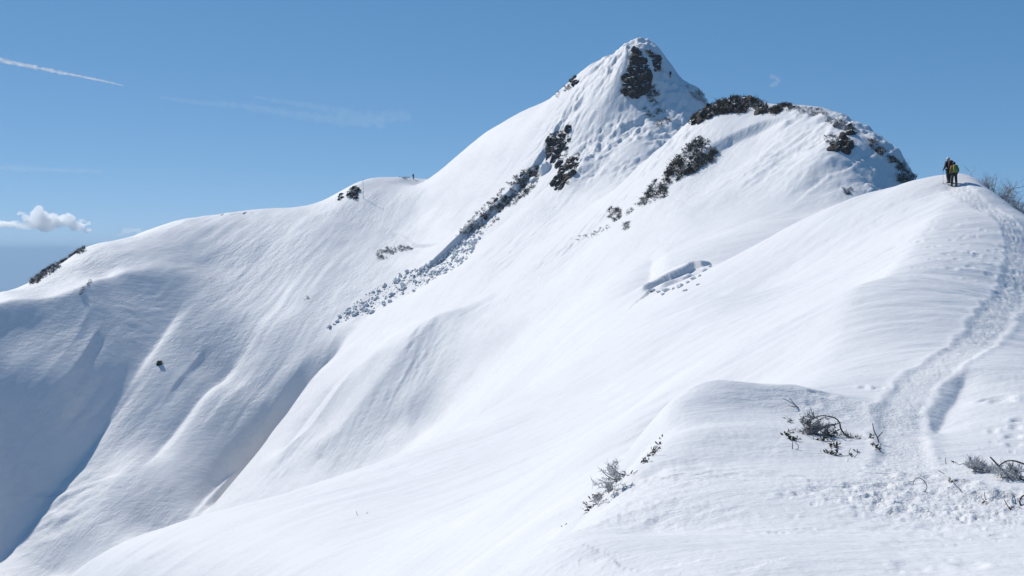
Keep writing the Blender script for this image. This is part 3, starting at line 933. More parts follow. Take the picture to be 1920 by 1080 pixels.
scrub("scrub_bank", "dark scrub on the right skyline halfway down the shoulder", "scrub",
      [(1626,262),(1645,264),(1662,286),(1654,292),(1636,284)], 120, 230, 60, 0.6, FRD, seed=31, twig=0.4)
scrub("scrub_bank", "rimed scrub where the shoulder drops behind the knoll", "scrub",
      [(1662,288),(1682,302),(1716,332),(1700,345),(1682,340),(1688,322),(1668,306)], 120, 230, 110, 0.75, {"dark_foliage": (M_SCRUB, 0.35), "rimed_foliage": (M_RIMED, 0.4), "white_rime": (M_RIME, 0.25)}, seed=32, twig=0.7)
scrub("shrub_patch", "faint buried twigs on the snow low under the shoulder's shaded flank", "shrub",
      [(1575,352),(1600,350),(1605,362),(1588,368)], 110, 230, 24, 0.4, FR, seed=33, twig=0.8)
scrub("shrub_patch", "rimed rough scrub on the summit's right skyline below the climber", "shrub",
      [(1285,160),(1312,170),(1330,184),(1322,196),(1300,184)], 180, 300, 70, 0.8, {"rimed_foliage": (M_RIMED, 0.25), "white_rime": (M_RIME, 0.75)}, seed=34, twig=0.5)



# ------------------------------------------------------------------ avalanche debris
g = np.random.default_rng(5)
DEBRIS = [(612,616),(650,580),(690,548),(740,520),(790,500),(830,478),(880,440),(915,428),(900,450),(880,484),(850,506),(815,524),(780,545),(740,562),(700,588),(668,592),(640,604)]
pix = in_poly(DEBRIS, 1500, g)
sel = g.random(len(pix)) < np.clip(0.35 + 1.2 * (fbm(pix[:, 0] / 40, pix[:, 1] / 25, 3, 91) + 0.4), 0.15, 1)
pts = hits(pix[sel, 0], pix[sel, 1], 180, 300)
sz = 0.15 + 0.70 * g.random(len(pts)) ** 4
order = np.argsort(-sz)
protos = []
for i in range(6):
    mb = MB(); mb.lump((0, 0, 0), (1, random.uniform(0.7, 1), random.uniform(0.6, 0.9)), 300 + i, cuts=1)
    me = mb.build("snow_block", M_BLOCK)
    protos.append(me.data); bpy.data.objects.remove(me)
rest = MB()
for r_, i in enumerate(order):
    p = Vector(pts[i]); s = float(sz[i])
    if r_ < 110:
        o = bpy.data.objects.new("snow_block", protos[r_ % 6])
        o.location = p + Vector((0, 0, 0.25 * s)); o.scale = (s, s, s); o.rotation_euler = (g.uniform(-.4, .4), g.uniform(-.4, .4), g.uniform(0, 6.28))
        col.objects.link(o)
        tag(o, "angular snow block in the avalanche debris strewn down the gully", "snow block", "avalanche debris blocks")
    else:
        rest.lump(p + Vector((0, 0, 0.2 * s)), (s, s * 0.85, s * 0.5), 5000 + int(i), cuts=1)
o = rest.build("debris_rubble", M_BLOCK)
o["kind"] = "stuff"; o["label"] = "small snow rubble between the avalanche blocks in the gully"
# larger pieces under the broken lip
for i, (px, py, s, lab) in enumerate([(1022,322,2.0,"big white snow block wedged between the dark gully rocks"), (1000,340,1.1,"smaller snow block at the left foot of the wedged block"),
                                      (1000,322,1.0,"snow pillow lying on the olive scrub beside the wedged block")]):
    p = spot(px, py, 180, 300)
    mb = MB(); mb.lump(p + Vector((0, 0, 0.3 * s)), (s, s * 0.8, s * 1.1), 900 + i, cuts=2)
    tag(mb.build("snow_block", M_BLOCK), lab, "snow block")

for i, (px, py, s) in enumerate([(1222,546,.30),(1236,548,.22),(1250,546,.34),(1262,542,.2),(1276,538,.3),(1290,530,.25),(1300,524,.34),(1312,518,.2),(1322,508,.28),(1332,500,.22),(1244,552,.18),(1284,545,.2),(1308,534,.16)]):
    p = spot(px, py, 60, 110)
    mb = MB(); mb.lump(p + Vector((0, 0, 0.2 * s)), (s * 1.3, s, s * 0.7), 1900 + i, cuts=1)
    tag(mb.build("snow_block", M_BLOCK), "small broken snow block under the slab fracture left of the knoll", "snow block", "blocks under the slab fracture")

# ------------------------------------------------------------------ bare and rimed bushes
def grow(mbs, mbt, p, d, L, r, level, g, spread, droop):
    """one limb and its twigs; mbs = stem mesh, mbt = twig mesh"""
    n = 4
    pts = [p]; q = p.copy(); dd = d.copy()
    for i in range(n):
        dd = (dd + Vector((g.normal(), g.normal(), g.normal())) * 0.16 + Vector((0, 0, droop))).normalized()
        q = q + dd * (L / n)
        pts.append(q.copy())
    (mbs if level == 0 else mbt).tube(pts, [r * (1 - 0.6 * i / n) for i in range(n + 1)], 3 if level else 5)
    if level < 2 + (L > 1.0):
        for k in range(4 if level < 2 else 3):
            i = int(g.integers(1, n + 1))
            nd = (dd + Vector((g.normal(), g.normal(), g.normal())) * spread).normalized()
            grow(mbs, mbt, pts[i], nd, L * g.uniform(0.4, 0.65), r * 0.55, level + 1, g, spread, droop)


def twig_bush(name, label, base, height, n_main, seed, mat_stem, mat_twig, spread=0.6, thick=0.02, lean=(0, 0, 0), group=None, cat="shrub"):
    g = np.random.default_rng(seed)
    root = thing(name, label, cat, base, group)
    a, b = MB(), MB()
    for k in range(n_main):
        d = (Vector((g.normal() * 0.55, g.normal() * 0.55, 1)) + Vector(lean)).normalized()
        grow(a, b, Vector(base) + Vector((g.normal() * 0.1, g.normal() * 0.1, -0.05)), d, height * g.uniform(0.5, 0.75), thick, 0, g, spread, 0.0)
    a.build("stem", mat_stem, root)["kind"] = "stuff"
    b.build("twigs", mat_twig, root)["kind"] = "stuff"
    return root


for i, (px, top, D, side) in enumerate([(1842, 334, 67.5, "leftmost, nearest the hikers"), (1858, 327, 67, "tallest, second from the hikers"), (1873, 334, 66, "third from the hikers"),
                                        (1886, 350, 65, "fourth from the hikers"), (1898, 362, 64, "fifth from the hikers"), (1910, 371, 63, "sixth from the hikers"), (1923, 375, 62, "cut by the right edge")]):
    u, v = ray(px, top)
    x, y = u * D, D
    z0 = float(gz(x, y)); zt = v * D + EYE
    twig_bush("rimed_bush", "white rimed bare bush behind the knoll's right skyline, " + side, Vector((x, y, z0)), max(0.9, (zt - z0) * 1.2), 14, 40 + i, M_RIMED, M_RIME,
              0.65, 0.035, (0.1, 0, 0), "rimed bushes behind the knoll")
for i, (px, py, hh) in enumerate([(1712, 338, 0.9), (1697, 312, 0.8)]):
    p = spot(px, py, 110, 200)
    twig_bush("bare_bush", ["bare twig bush where the shoulder skyline meets the knoll", "thin bare sapling on the shoulder's steep right skyline"][i], p, 1.6 * hh, 6, 60 + i, M_BARK, M_RIMED, 0.5, 0.02)


# ------------------------------------------------------------------ plants on the near mound
def along(px, py, D):
    u, v = ray(px, py)
    return Vector((u * D, D, v * D + EYE))


def traced(mb, pix, D, w0, w1, wob=0.0, sides=5):
    """a branch followed in the photograph; widths in pixels; wob = how far it leaves the plane of its root (m)"""
    n = len(pix)
    line = smooth_line(pix, 4) if n > 2 else np.array(pix, float)
    m = len(line)
    pts = [along(q[0], q[1], D + wob * math.sin(3.0 * i / m)) for i, q in enumerate(line)]
    mb.tube(pts, [(w0 + (w1 - w0) * i / (m - 1)) * 0.5 * D / F for i in range(m)], sides)
    return pts


def leaves_at(mb, px, py, D, n, rpx, lpx, g, up=0.4):
    for i in range(n):
        a = g.normal(0, rpx * 0.5, 2)
        p = along(px + a[0], py + a[1], D + g.normal(0, rpx * 0.4) * D / F)
        d = Vector((g.normal(), g.normal(), g.normal() * 0.7 + up))
        L = lpx * D / F * g.uniform(0.7, 1.2)
        mb.leaf(p, d, L, L * 0.42, curl=g.uniform(-0.1, 0.2))


def plant(name, label, root_px, branches=(), twigs=(), leaves=(), brown=(), near=5, far=40, wob=0.15, fuzz=(), cat="shrub", mat=None, tw_mat=None, seed=0, D=None):
    """branches / twigs: list of (pixels, width0, width1); leaves: list of (px, py, n, spread px, leaf px)"""
    g = np.random.default_rng(500 + seed); random.seed(500 + seed)
    p = spot(root_px[0], root_px[1], near, far)
    D = D or p.y
    root = thing(name, label, cat, p)
    for k, (pix, w0, w1) in enumerate(branches):
        mb = MB(); traced(mb, pix, D, w0, w1, wob * (-1) ** k)
        mb.build("branch", mat or M_BARK, root)
    twigs = list(twigs)
    for (a, b, n, sp, ln) in fuzz:
        for _ in range(n):
            t = g.uniform(0.1, 3.05); q0 = np.array([a, b]) + g.normal(0, sp * 0.5, 2)
            dv = np.array([math.cos(t), -math.sin(t) * 0.8]) * ln * g.uniform(0.6, 1.3)
            twigs.append(([tuple(q0), tuple(q0 + dv * 0.55 + g.normal(0, ln * 0.12, 2)), tuple(q0 + dv)], 1.6, 0.9))
    if twigs:
        mb = MB()
        for k, (pix, w0, w1) in enumerate(twigs):
            pts = traced(mb, pix, D, w0, w1, wob * g.normal(), 3)
            for q in pts[1:]:
                for _ in range(2):
                    d = Vector((g.normal(), g.normal(), g.normal() + 0.3)).normalized() * (8 * D / F) * g.uniform(0.5, 1.5)
                    mb.tube([q, q + d * 0.6, q + d + Vector((0, 0, 0.01))], [w1 * 0.5 * D / F, w1 * 0.4 * D / F, w1 * 0.25 * D / F], 3)
        o = mb.build("twigs", tw_mat or M_RIME, root); o["kind"] = "stuff"
    for nm, lst, m in (("leaves", leaves, M_LEAF), ("brown_leaves", brown, M_LEAFB)):
        if lst:
            mb = MB()
            for (a, b, n, r, l) in lst: leaves_at(mb, a, b, min(max(spot(a, b, near, far).y, D - 1.2), D + 2.2), int(1.4 * n), r, l * 1.1, g)
            mb.build(nm, m, root)["kind"] = "stuff"
    return root


g9 = np.random.default_rng(9)
fan = [([(1580 - 4 * k, 792 + 0.6 * k), (1560 - 5 * k, 798 + 1.5 * k), (1535 - 4 * k, 806 + 2.2 * k)], 1.2, 0.8) for k in range(9)]
plant("bent_shrub", "arched snow-bent shrub with rimed twigs and dark leaves beside the track", (1590, 819),
      [([(1592, 819), (1582, 812), (1576, 802), (1574, 792), (1566, 784), (1552, 780), (1536, 780), (1520, 787), (1506, 797)], 3.6, 1.6),
       ([(1552, 781), (1538, 786), (1524, 796), (1514, 808), (1508, 818)], 2.2, 1.2), ([(1604, 818), (1600, 828), (1590, 827), (1578, 829)], 2.2, 1.2),
       ([(1590, 832), (1604, 838), (1616, 845)], 2.0, 1.0), ([(1505, 783), (1512, 787), (1522, 788)], 1.6, 0.8)],
      fan, [(1555, 822, 26, 12, 9), (1562, 838, 34, 12, 9), (1563, 852, 26, 9, 9), (1549, 848, 16, 7, 8), (1568, 812, 14, 7, 8), (1529, 805, 8, 4, 8), (1540, 826, 14, 8, 8)], seed=1, wob=0.12, tw_mat=M_RIMED, fuzz=[(1530, 806, 30, 22, 14), (1518, 818, 22, 18, 10), (1555, 825, 26, 20, 14), (1562, 845, 20, 16, 12), (1590, 828, 14, 16, 12), (1600, 848, 12, 14, 10)])
plant("leafy_shrub", "small dark leafy tuft left of the arched shrub", (1486, 842), [([(1486, 843), (1486, 834), (1487, 826)], 1.8, 1.2), ([(1487, 843), (1496, 842), (1496, 834), (1490, 830)], 1.5, 0.9)],
      [], [(1474, 817, 12, 5, 8), (1480, 824, 12, 6, 8), (1488, 826, 22, 8, 8), (1481, 811, 6, 4, 8), (1496, 823, 6, 4, 7)], seed=2, wob=0.04)
plant("forked_twig", "bare reddish forked twig standing right of the arched shrub", (1648, 830), [([(1648, 831), (1645, 820), (1639, 808), (1636, 794)], 2.6, 1.6), ([(1645, 822), (1650, 815), (1656, 809)], 2.0, 1.2)],
      [], [(1634, 822, 10, 5, 8)], seed=3, wob=0.05, cat="twig")
plant("leafy_shrub", "curled dark leafy sprig below the forked twig", (1650, 847), [([(1652, 847), (1645, 838), (1638, 832), (1632, 834)], 1.8, 1.2)],
      [], [(1640, 836, 12, 6, 7), (1647, 843, 10, 5, 7)], seed=4, wob=0.04)
plant("rimed_twig", "pair of rimed twigs leaning left above the arched shrub", (1497, 765), [([(1497, 765), (1488, 756), (1481, 746)], 2.2, 1.2), ([(1495, 764), (1484, 755), (1468, 747)], 2.0, 1.0), ([(1492, 763), (1476, 760)], 1.5, 0.9)],
      [], [], seed=5, wob=0.05, mat=M_RIMED, cat="twig")
plant("leafy_sprig", "loose rimed sprig on the snow below right of the arched shrub", (1600, 858), [([(1615, 860), (1602, 858), (1592, 851), (1595, 840)], 1.8, 1.1), ([(1602, 857), (1608, 850), (1602, 845)], 1.6, 1.0), ([(1592, 854), (1578, 855)], 1.2, 0.8)],
      [], [(1605, 848, 6, 4, 7), (1594, 853, 5, 4, 7)], seed=6, wob=0.05, mat=M_RIMED, cat="twig")
plant("rimed_tuft", "small rimed tuft poking out above the leafy tuft", (1482, 793), [([(1484, 794), (1479, 790), (1476, 792)], 1.6, 1.0)], [([(1482, 794), (1480, 788), (1484, 786)], 1.2, 0.8)],
      [(1481, 791, 6, 5, 7)], seed=7, wob=0.03, mat=M_RIMED, cat="twig")
plant("looped_twig", "looped rimed twig lying in the trampled snow near the bottom right", (1728, 925), [([(1716, 926), (1730, 924), (1738, 914), (1733, 902), (1722, 896), (1713, 902), (1712, 910)], 2.4, 1.3), ([(1738, 914), (1735, 922), (1740, 926)], 1.6, 1.0), ([(1713, 902), (1702, 904)], 1.5, 0.9)],
      [([(1718, 898), (1728, 893), (1738, 900)], 1.3, 0.9)], [], seed=8, wob=0.06, mat=M_RIMED, cat="twig")
plant("curled_leaves", "curled orange brown leaves on a bent stem right of the looped twig", (1806, 922), [([(1818, 928), (1806, 922), (1796, 914), (1790, 907), (1783, 902)], 2.2, 1.4)], [], [],
      [(1780, 903, 9, 4, 7), (1788, 904, 9, 4, 7)], seed=9, wob=0.04, mat=M_RIMED, cat="twig")
plant("dead_leaf", "single tan leaf at the snow edge above the brown leaves", (1790, 872), [([(1792, 874), (1806, 869), (1816, 868)], 1.4, 0.9)], [], [], [(1790, 868, 3, 2, 8)], seed=10, wob=0.03, mat=M_RIMED, cat="leaf")
plant("fallen_branch", "thick dark branches sticking out of the snow at the right edge", (1894, 897),
      [([(1857, 857), (1868, 869), (1880, 882), (1894, 897)], 2.6, 4.6), ([(1872, 874), (1886, 865), (1900, 864), (1914, 868), (1930, 874)], 2.2, 3.6), ([(1882, 880), (1895, 886), (1904, 890), (1907, 900)], 2.0, 3.4),
       ([(1900, 865), (1898, 874), (1893, 882)], 2.0, 1.4), ([(1903, 876), (1906, 888), (1907, 899)], 1.6, 2.4), ([(1912, 896), (1918, 901), (1926, 897)], 3.0, 3.0), ([(1905, 883), (1916, 884), (1926, 883)], 1.6, 1.4)],
      [([(1872, 893), (1868, 880), (1862, 870)], 1.6, 1.0), ([(1878, 894), (1874, 884), (1868, 874)], 1.6, 1.0)], [], [(1915, 898, 6, 5, 7)], seed=11, wob=0.1, fuzz=[(1880, 888, 14, 14, 16), (1905, 890, 20, 14, 16)])
plant("rimed_bush", "low rimed bush half buried left of the thick dark branches", (1838, 884),
      [([(1812, 874), (1818, 866), (1820, 858)], 3.0, 3.6), ([(1812, 874), (1828, 880), (1845, 882)], 2.2, 1.6)],
      [([(1822, 878), (1832, 872), (1842, 868)], 1.8, 1.0), ([(1836, 882), (1846, 876), (1858, 876)], 1.8, 1.0), ([(1848, 886), (1858, 880), (1866, 884)], 1.8, 1.0), ([(1828, 880), (1840, 876), (1850, 880)], 1.6, 1.0)], seed=12, wob=0.1, mat=M_RIMED, fuzz=[(1830, 878, 16, 14, 10), (1850, 884, 20, 14, 10)])
plant("bare_sprig", "small V of dark twigs in trampled snow under the thick branches", (1893, 955), [([(1894, 956), (1888, 946), (1883, 937)], 2.0, 1.2), ([(1894, 956), (1898, 951), (1902, 953)], 2.2, 1.2)], [], [], [(1893, 954, 4, 3, 6)], seed=13, wob=0.04, cat="twig")
plant("bare_sprig", "dark brown stub at the right edge below the thick branches", (1914, 948), [([(1914, 948), (1912, 938), (1918, 930), (1926, 928)], 3.4, 2.6), ([(1905, 945), (1902, 932), (1896, 926)], 1.8, 1.2), ([(1912, 939), (1909, 934)], 2.0, 1.4)],
      [], [], [(1918, 934, 5, 4, 7)], seed=14, wob=0.05, cat="twig")
plant("rimed_twig", "thin grey twigs right of the curled brown leaves", (1846, 938), [([(1848, 937), (1846, 928), (1846, 922)], 1.8, 1.0), ([(1845, 938), (1840, 932), (1842, 926)], 1.4, 0.9)],
      [], [], [(1848, 946, 6, 5, 6)], seed=15, wob=0.04, mat=M_RIMED, cat="twig")
plant("bare_twig", "thin upright stalk left of the tan leaf", (1773, 871), [([(1774, 872), (1773, 864), (1773, 857)], 1.4, 0.9)], seed=16, wob=0.02, mat=M_RIMED, cat="twig")
plant("bare_twig", "short dark twig flat on the snow below the thin stalk", (1770, 888), [([(1760, 882), (1766, 886), (1771, 888)], 1.4, 1.2)], seed=17, wob=0.0, mat=M_RIMED, cat="twig")
plant("bare_twig", "tiny leaning sprig in the rough snow left of the looped twig", (1660, 962), [([(1660, 967), (1664, 960), (1670, 957)], 1.6, 1.0), ([(1668, 965), (1672, 958)], 1.4, 0.9)], seed=18, wob=0.02, mat=M_RIMED, cat="twig")
plant("rimed_shrub", "rimed shrub with brown and green leaves on the left lip of the mound", (1150, 925),
      [([(1170, 890), (1160, 887), (1152, 880), (1147, 874)], 2.4, 1.4), ([(1160, 898), (1148, 898), (1136, 890), (1127, 882)], 2.2, 1.2), ([(1170, 893), (1172, 885), (1168, 884)], 2.2, 1.4)],
      [([(1156, 898), (1142, 890), (1132, 884), (1126, 880)], 1.5, 0.9), ([(1150, 905), (1132, 905), (1118, 908), (1112, 910)], 1.5, 0.9), ([(1148, 880), (1146, 872), (1158, 866)], 1.4, 0.8), ([(1150, 882), (1142, 876), (1140, 872)], 1.4, 0.8),
       ([(1152, 900), (1140, 898), (1128, 895)], 1.4, 0.8), ([(1148, 912), (1132, 914), (1122, 914)], 1.4, 0.8), ([(1155, 892), (1146, 888), (1138, 878)], 1.4, 0.8), ([(1153, 876), (1158, 868), (1157, 864)], 1.4, 0.8)],
      [(1166, 897, 16, 7, 7), (1156, 904, 14, 7, 7), (1145, 922, 26, 9, 7), (1112, 951, 14, 8, 7), (1098, 948, 10, 8, 7), (1104, 958, 10, 6, 7)],
      [(1116, 936, 34, 9, 7), (1124, 930, 18, 7, 7), (1144, 915, 16, 8, 7)], seed=19, wob=0.15, fuzz=[(1156, 898, 9, 14, 22), (1138, 914, 8, 14, 18), (1120, 934, 6, 12, 12)])
plant("leafy_creeper", "strand of olive leaves on the edge of the mound above the rimed shrub", (1224, 858), [([(1206, 873), (1216, 864), (1226, 852), (1236, 838)], 2.0, 1.2)], [],
      [(1228, 847, 26, 8, 7), (1222, 853, 16, 6, 7), (1210, 866, 16, 6, 8), (1236, 833, 10, 4, 7), (1239, 822, 5, 3, 6)], [(1230, 844, 8, 6, 6)], seed=20, wob=0.08)
plant("rimed_twig", "loose twigs between the rimed shrub and the olive leaves", (1186, 890), [([(1176, 892), (1186, 889), (1196, 882)], 1.6, 1.0), ([(1183, 888), (1186, 882)], 2.4, 1.8)], seed=21, wob=0.03, cat="twig")
plant("bare_twig", "tiny twigs alone on the smooth white slope at the lower left", (672, 966), [([(670, 966), (668, 958)], 1.1, 0.7), ([(682, 967), (690, 960)], 1.1, 0.7)], near=14, far=70, seed=22, wob=0.03, mat=M_RIMED, cat="twig")
plant("bare_twig", "two dark leaf tips on the mound edge below the rimed shrub", (1060, 984), [([(1058, 986), (1063, 981)], 2.0, 1.4), ([(1052, 987), (1054, 986)], 1.6, 1.2)], seed=23, wob=0.02, cat="leaf")

# ------------------------------------------------------------------ people
def solid(name, c, rough=0.7):
    k = NT(name)
    geo = k.n("NewGeometry")
    n = k.noise(geo.outputs["Position"], 20, 3)
    r = k.ramp(n.outputs[0], [(0.3, tuple(x * 0.8 for x in c)), (0.7, tuple(min(1, x * 1.15) for x in c))])
    k.l(r.outputs[0], k.b.inputs["Base Color"]); k.b.inputs["Roughness"].default_value = rough
    return k.m


def skinned(name, joints, bones, radii, mat, parent, sub=1):
    me = bpy.data.meshes.new(name)
    keys = list(joints); ix = {k: i for i, k in enumerate(keys)}
    me.from_pydata([joints[k] for k in keys], [(ix[a], ix[b]) for a, b in bones], [])
    o = bpy.data.objects.new(name, me); col.objects.link(o); o.parent = parent
    md = o.modifiers.new("Skin", 'SKIN'); md.use_smooth_shade = True
    if not me.skin_vertices:
        bpy.context.view_layer.objects.active = o
    for i, k in enumerate(keys):
        r = radii[k]
        me.skin_vertices[0].data[i].radius = r if isinstance(r, tuple) else (r, r)
    me.skin_vertices[0].data[0].use_root = True
    o.modifiers.new("Subdivision", 'SUBSURF').levels = sub
    o.modifiers["Subdivision"].render_levels = sub
    me.materials.append(mat)
    return o


def prism(mb, rings):
    """rounded body from horizontal rings (centre x, y, z, half width, half depth)"""
    n = 12; vs = []; fs = []
    for (cx, cy, cz, a, b) in rings:
        for k in range(n):
            t = 2 * math.pi * k / n
            c, s = math.cos(t), math.sin(t)
            vs.append((cx + a * math.copysign(abs(c) ** 0.6, c), cy + b * math.copysign(abs(s) ** 0.6, s), cz))
    for i in range(len(rings) - 1):
        for k in range(n):
            k2 = (k + 1) % n
            fs.append((i * n + k, i * n + k2, (i + 1) * n + k2, (i + 1) * n + k))
    fs.append(tuple(range(n))[::-1]); fs.append(tuple((len(rings) - 1) * n + k for k in range(n)))
    mb.add(vs, fs)


def local(mb, name, mat, root, smooth=True):
    o = mb.build(name, mat, None, smooth); o.parent = root
    return o


M_SKIN = solid("skin", (0.42, 0.25, 0.18), 0.5)
M_BOOT = solid("boot_leather", (0.03, 0.026, 0.024))


def person(label, p, height, turn, c_jacket, c_trousers, c_pack, c_hat, stride=0.2, poles=(), seed=0, group=None, c_pocket=None, hood=False):
    s = height / 1.75
    root = thing("person", label, "person", p, group)
    root.rotation_euler.z = turn; root.scale = (s, s, s)
    J = {"pelvis": (0, 0, .95), "spine": (0, .02, 1.18), "chest": (0, .05, 1.36), "neck": (0, .08, 1.49), "skull": (0, .11, 1.60), "crown": (0, .12, 1.70)}
    st = stride
    for side, e in (("l", -1), ("r", 1)):
        f = st * e
        J.update({"hip" + side: (.10 * e, 0, .90), "knee" + side: (.11 * e, .5 * f + .05, .50), "ankle" + side: (.11 * e, f * .9, .10 + (.04 if f < 0 else 0)),
                  "toe" + side: (.12 * e, f * .9 + .17, .05), "sh" + side: (.19 * e, .04, 1.42), "el" + side: (.27 * e, -.05 - .12 * f, 1.16), "wr" + side: (.28 * e, .12 - .25 * f, .98)})
    B = [("pelvis", "spine"), ("spine", "chest"), ("chest", "neck"), ("neck", "skull"), ("skull", "crown")]
    for d in "lr":
        B += [("pelvis", "hip" + d), ("hip" + d, "knee" + d), ("knee" + d, "ankle" + d), ("ankle" + d, "toe" + d), ("chest", "sh" + d), ("sh" + d, "el" + d), ("el" + d, "wr" + d)]
    R = {"pelvis": (.13, .10), "spine": (.13, .095), "chest": (.15, .10), "neck": .055, "skull": (.085, .095), "crown": (.06, .07)}
    for d in "lr":
        R.update({"hip" + d: .085, "knee" + d: .06, "ankle" + d: .042, "toe" + d: (.04, .03), "sh" + d: .06, "el" + d: .042, "wr" + d: .03})
    skinned("body", J, B, R, M_SKIN, root)
    mj, mt, mp, mh = solid("jacket_cloth", c_jacket), solid("trouser_cloth", c_trousers), solid("pack_cloth", c_pack), solid("hat_cloth", c_hat)
    jk = {k: J[k] for k in ("pelvis", "spine", "chest", "neck", "shl", "ell", "wrl", "shr", "elr", "wrr")}
    skinned("jacket", jk, [("pelvis", "spine"), ("spine", "chest"), ("chest", "neck"), ("chest", "shl"), ("shl", "ell"), ("ell", "wrl"), ("chest", "shr"), ("shr", "elr"), ("elr", "wrr")],
            {"pelvis": (.19, .15), "spine": (.185, .145), "chest": (.195, .145), "neck": .08, "shl": .10, "ell": .078, "wrl": .06, "shr": .10, "elr": .078, "wrr": .06}, mj, root)
    tk = {k: J[k] for k in ("pelvis", "hipl", "kneel", "anklel", "hipr", "kneer", "ankler")}
    skinned("trousers", tk, [("pelvis", "hipl"), ("hipl", "kneel"), ("kneel", "anklel"), ("pelvis", "hipr"), ("hipr", "kneer"), ("kneer", "ankler")],
            {"pelvis": (.165, .135), "hipl": .125, "kneel": .098, "anklel": .082, "hipr": .125, "kneer": .098, "ankler": .082}, mt, root)
    for d in "lr":
        a = J["ankle" + d]
        mb = MB(); prism(mb, [(a[0], a[1] + .06, .0 + a[2] - .10, .055, .15), (a[0], a[1] + .06, a[2] - .05, .056, .15), (a[0], a[1] + .02, a[2] + .02, .055, .09), (a[0], a[1] - .01, a[2] + .12, .06, .065)])
        local(mb, "boot", M_BOOT, root)
        w = Vector(J["wr" + d]); e = Vector(J["el" + d]); dr = (w - e).normalized()
        mb = MB(); mb.tube([w - dr * .02, w + dr * .04, w + dr * .09], [.034, .042, .036], 6)
        sx = Vector((1 if d == "r" else -1, 0, 0))
        for k in range(4):
            o_ = w + dr * .085 + Vector((0, .018 * (k - 1.5), 0.004 * k))
            L = (.055, .065, .068, .052)[k]
            mb.tube([o_, o_ + dr * L * .6, o_ + dr * L * .8 - sx * .03], [.011, .010, .008], 5)
        mb.tube([w + dr * .03 + Vector((0, .03, 0)), w + dr * .06 + Vector((0, .06, 0)), w + dr * .09 + Vector((0, .06, 0)) - sx * .02], [.013, .012, .009], 5)
        local(mb, "glove", M_BOOT, root)
    mb = MB(); prism(mb, [(0, -.17, .98, .13, .08), (0, -.20, 1.02, .165, .115), (0, -.21, 1.2, .175, .125), (0, -.20, 1.38, .17, .12), (0, -.18, 1.48, .15, .105), (0, -.17, 1.54, .10, .07)])
    pk = local(mb, "backpack", mp, root)
    mb = MB(); prism(mb, [(0, -.32, 1.06, .09, .03), (0, -.34, 1.10, .11, .04), (0, -.34, 1.28, .10, .04), (0, -.32, 1.33, .08, .03)])
    pocket = mb.build("pocket", solid("pocket_cloth", c_pocket or c_pack), None, True); pocket.parent = pk
    for e in (-1, 1):
        mb = MB(); mb.tube([(.09 * e, -.10, 1.50), (.11 * e, .03, 1.535), (.11 * e, .17, 1.42), (.12 * e, .16, 1.22), (.15 * e, -.08, 1.06)], [.022] * 5, 5)
        stp = mb.build("strap", mp, None, True); stp.parent = pk
    mb = MB(); prism(mb, [(0, .11, 1.60, .098, .112), (0, .115, 1.68, .10, .112), (0, .12, 1.74, .08, .09), (0, .12, 1.775, .03, .035)])
    hat = local(mb, "hat", mh, root)
    if hood:
        mb = MB(); prism(mb, [(0, .20, 1.655, .085, .07), (0, .21, 1.665, .08, .075)])
        br = mb.build("brim", mh, None, True); br.parent = hat
    mb = MB()
    for e in (-1, 1): mb.tube([(.086 * e, .10, 1.575), (.097 * e, .095, 1.60), (.086 * e, .09, 1.63)], [.01, .016, .01], 4)
    mb.tube([(0, .195, 1.625), (0, .222, 1.60), (0, .205, 1.585)], [.012, .018, .012], 4)
    local(mb, "face", M_SKIN, root)["kind"] = "stuff"
    out = []
    for d, lab in poles:
        w = Vector(J["wr" + d]); e = Vector(J["el" + d]); h = w + (w - e).normalized() * .10
        mat = Matrix.Rotation(turn, 3, 'Z')
        top = Vector(p) + mat @ (h + Vector((0, 0, .06))) * s
        tip = Vector(p) + mat @ Vector((h.x + .02, h.y - .02, 0)) * s
        tip.z = float(gz(tip.x, tip.y)) - 0.02
        pr = thing("trekking_pole", lab, "pole", tip)
        mb = MB(); mb.tube([tip, top], [.008, .010], 5); mb.build("shaft", M_POLE, pr)
        dd = (top - tip).normalized()
        mb = MB(); mb.tube([top - dd * .12, top - dd * .05, top + dd * .02], [.014, .017, .019], 6); mb.build("grip", M_BOOT, pr)
        mb = MB(); mb.tube([tip + dd * .06, tip + dd * .07], [.045, .045], 8); mb.build("basket", M_BOOT, pr)
    return root


M_POLE = solid("pole_metal", (0.30, 0.32, 0.34), 0.4)
pA = spot(1779, 345, 40, 80); pB = spot(1789, 350, 40, 80)
person("walker in dark navy jacket with dark red pack and pale cap, ahead on the knoll", pA, 1.72, 0.15, (0.012, 0.014, 0.022), (0.012, 0.012, 0.014), (0.055, 0.010, 0.010), (0.55, 0.53, 0.50), 0.16,
       (("l", "trekking pole in the left hand of the navy jacketed walker"),), 1, hood=True)
person("walker with yellow green backpack and dark trousers, following close behind on the knoll", pB, 1.58, -0.05, (0.16, 0.11, 0.018), (0.018, 0.016, 0.022), (0.17, 0.17, 0.020), (0.02, 0.02, 0.022), -0.15,
       (("r", "trekking pole in the right hand of the walker with the yellow green pack"),), 2, c_pocket=(0.045, 0.16, 0.045))
p = spot(1257, 146, 200, 300)
person("tiny dark climber on the summit's right skyline", p, 1.75, 0.6, (0.015, 0.016, 0.02), (0.014, 0.014, 0.016), (0.02, 0.02, 0.025), (0.02, 0.02, 0.02), 0.2, (), 3)
p = spot(775, 336, 280, 345)
person("tiny dark walker standing on the left ridge crest", p, 1.75, -0.8, (0.015, 0.018, 0.03), (0.014, 0.014, 0.018), (0.02, 0.02, 0.03), (0.02, 0.02, 0.02), 0.1, (), 4)
p = spot(747, 333, 280, 345)
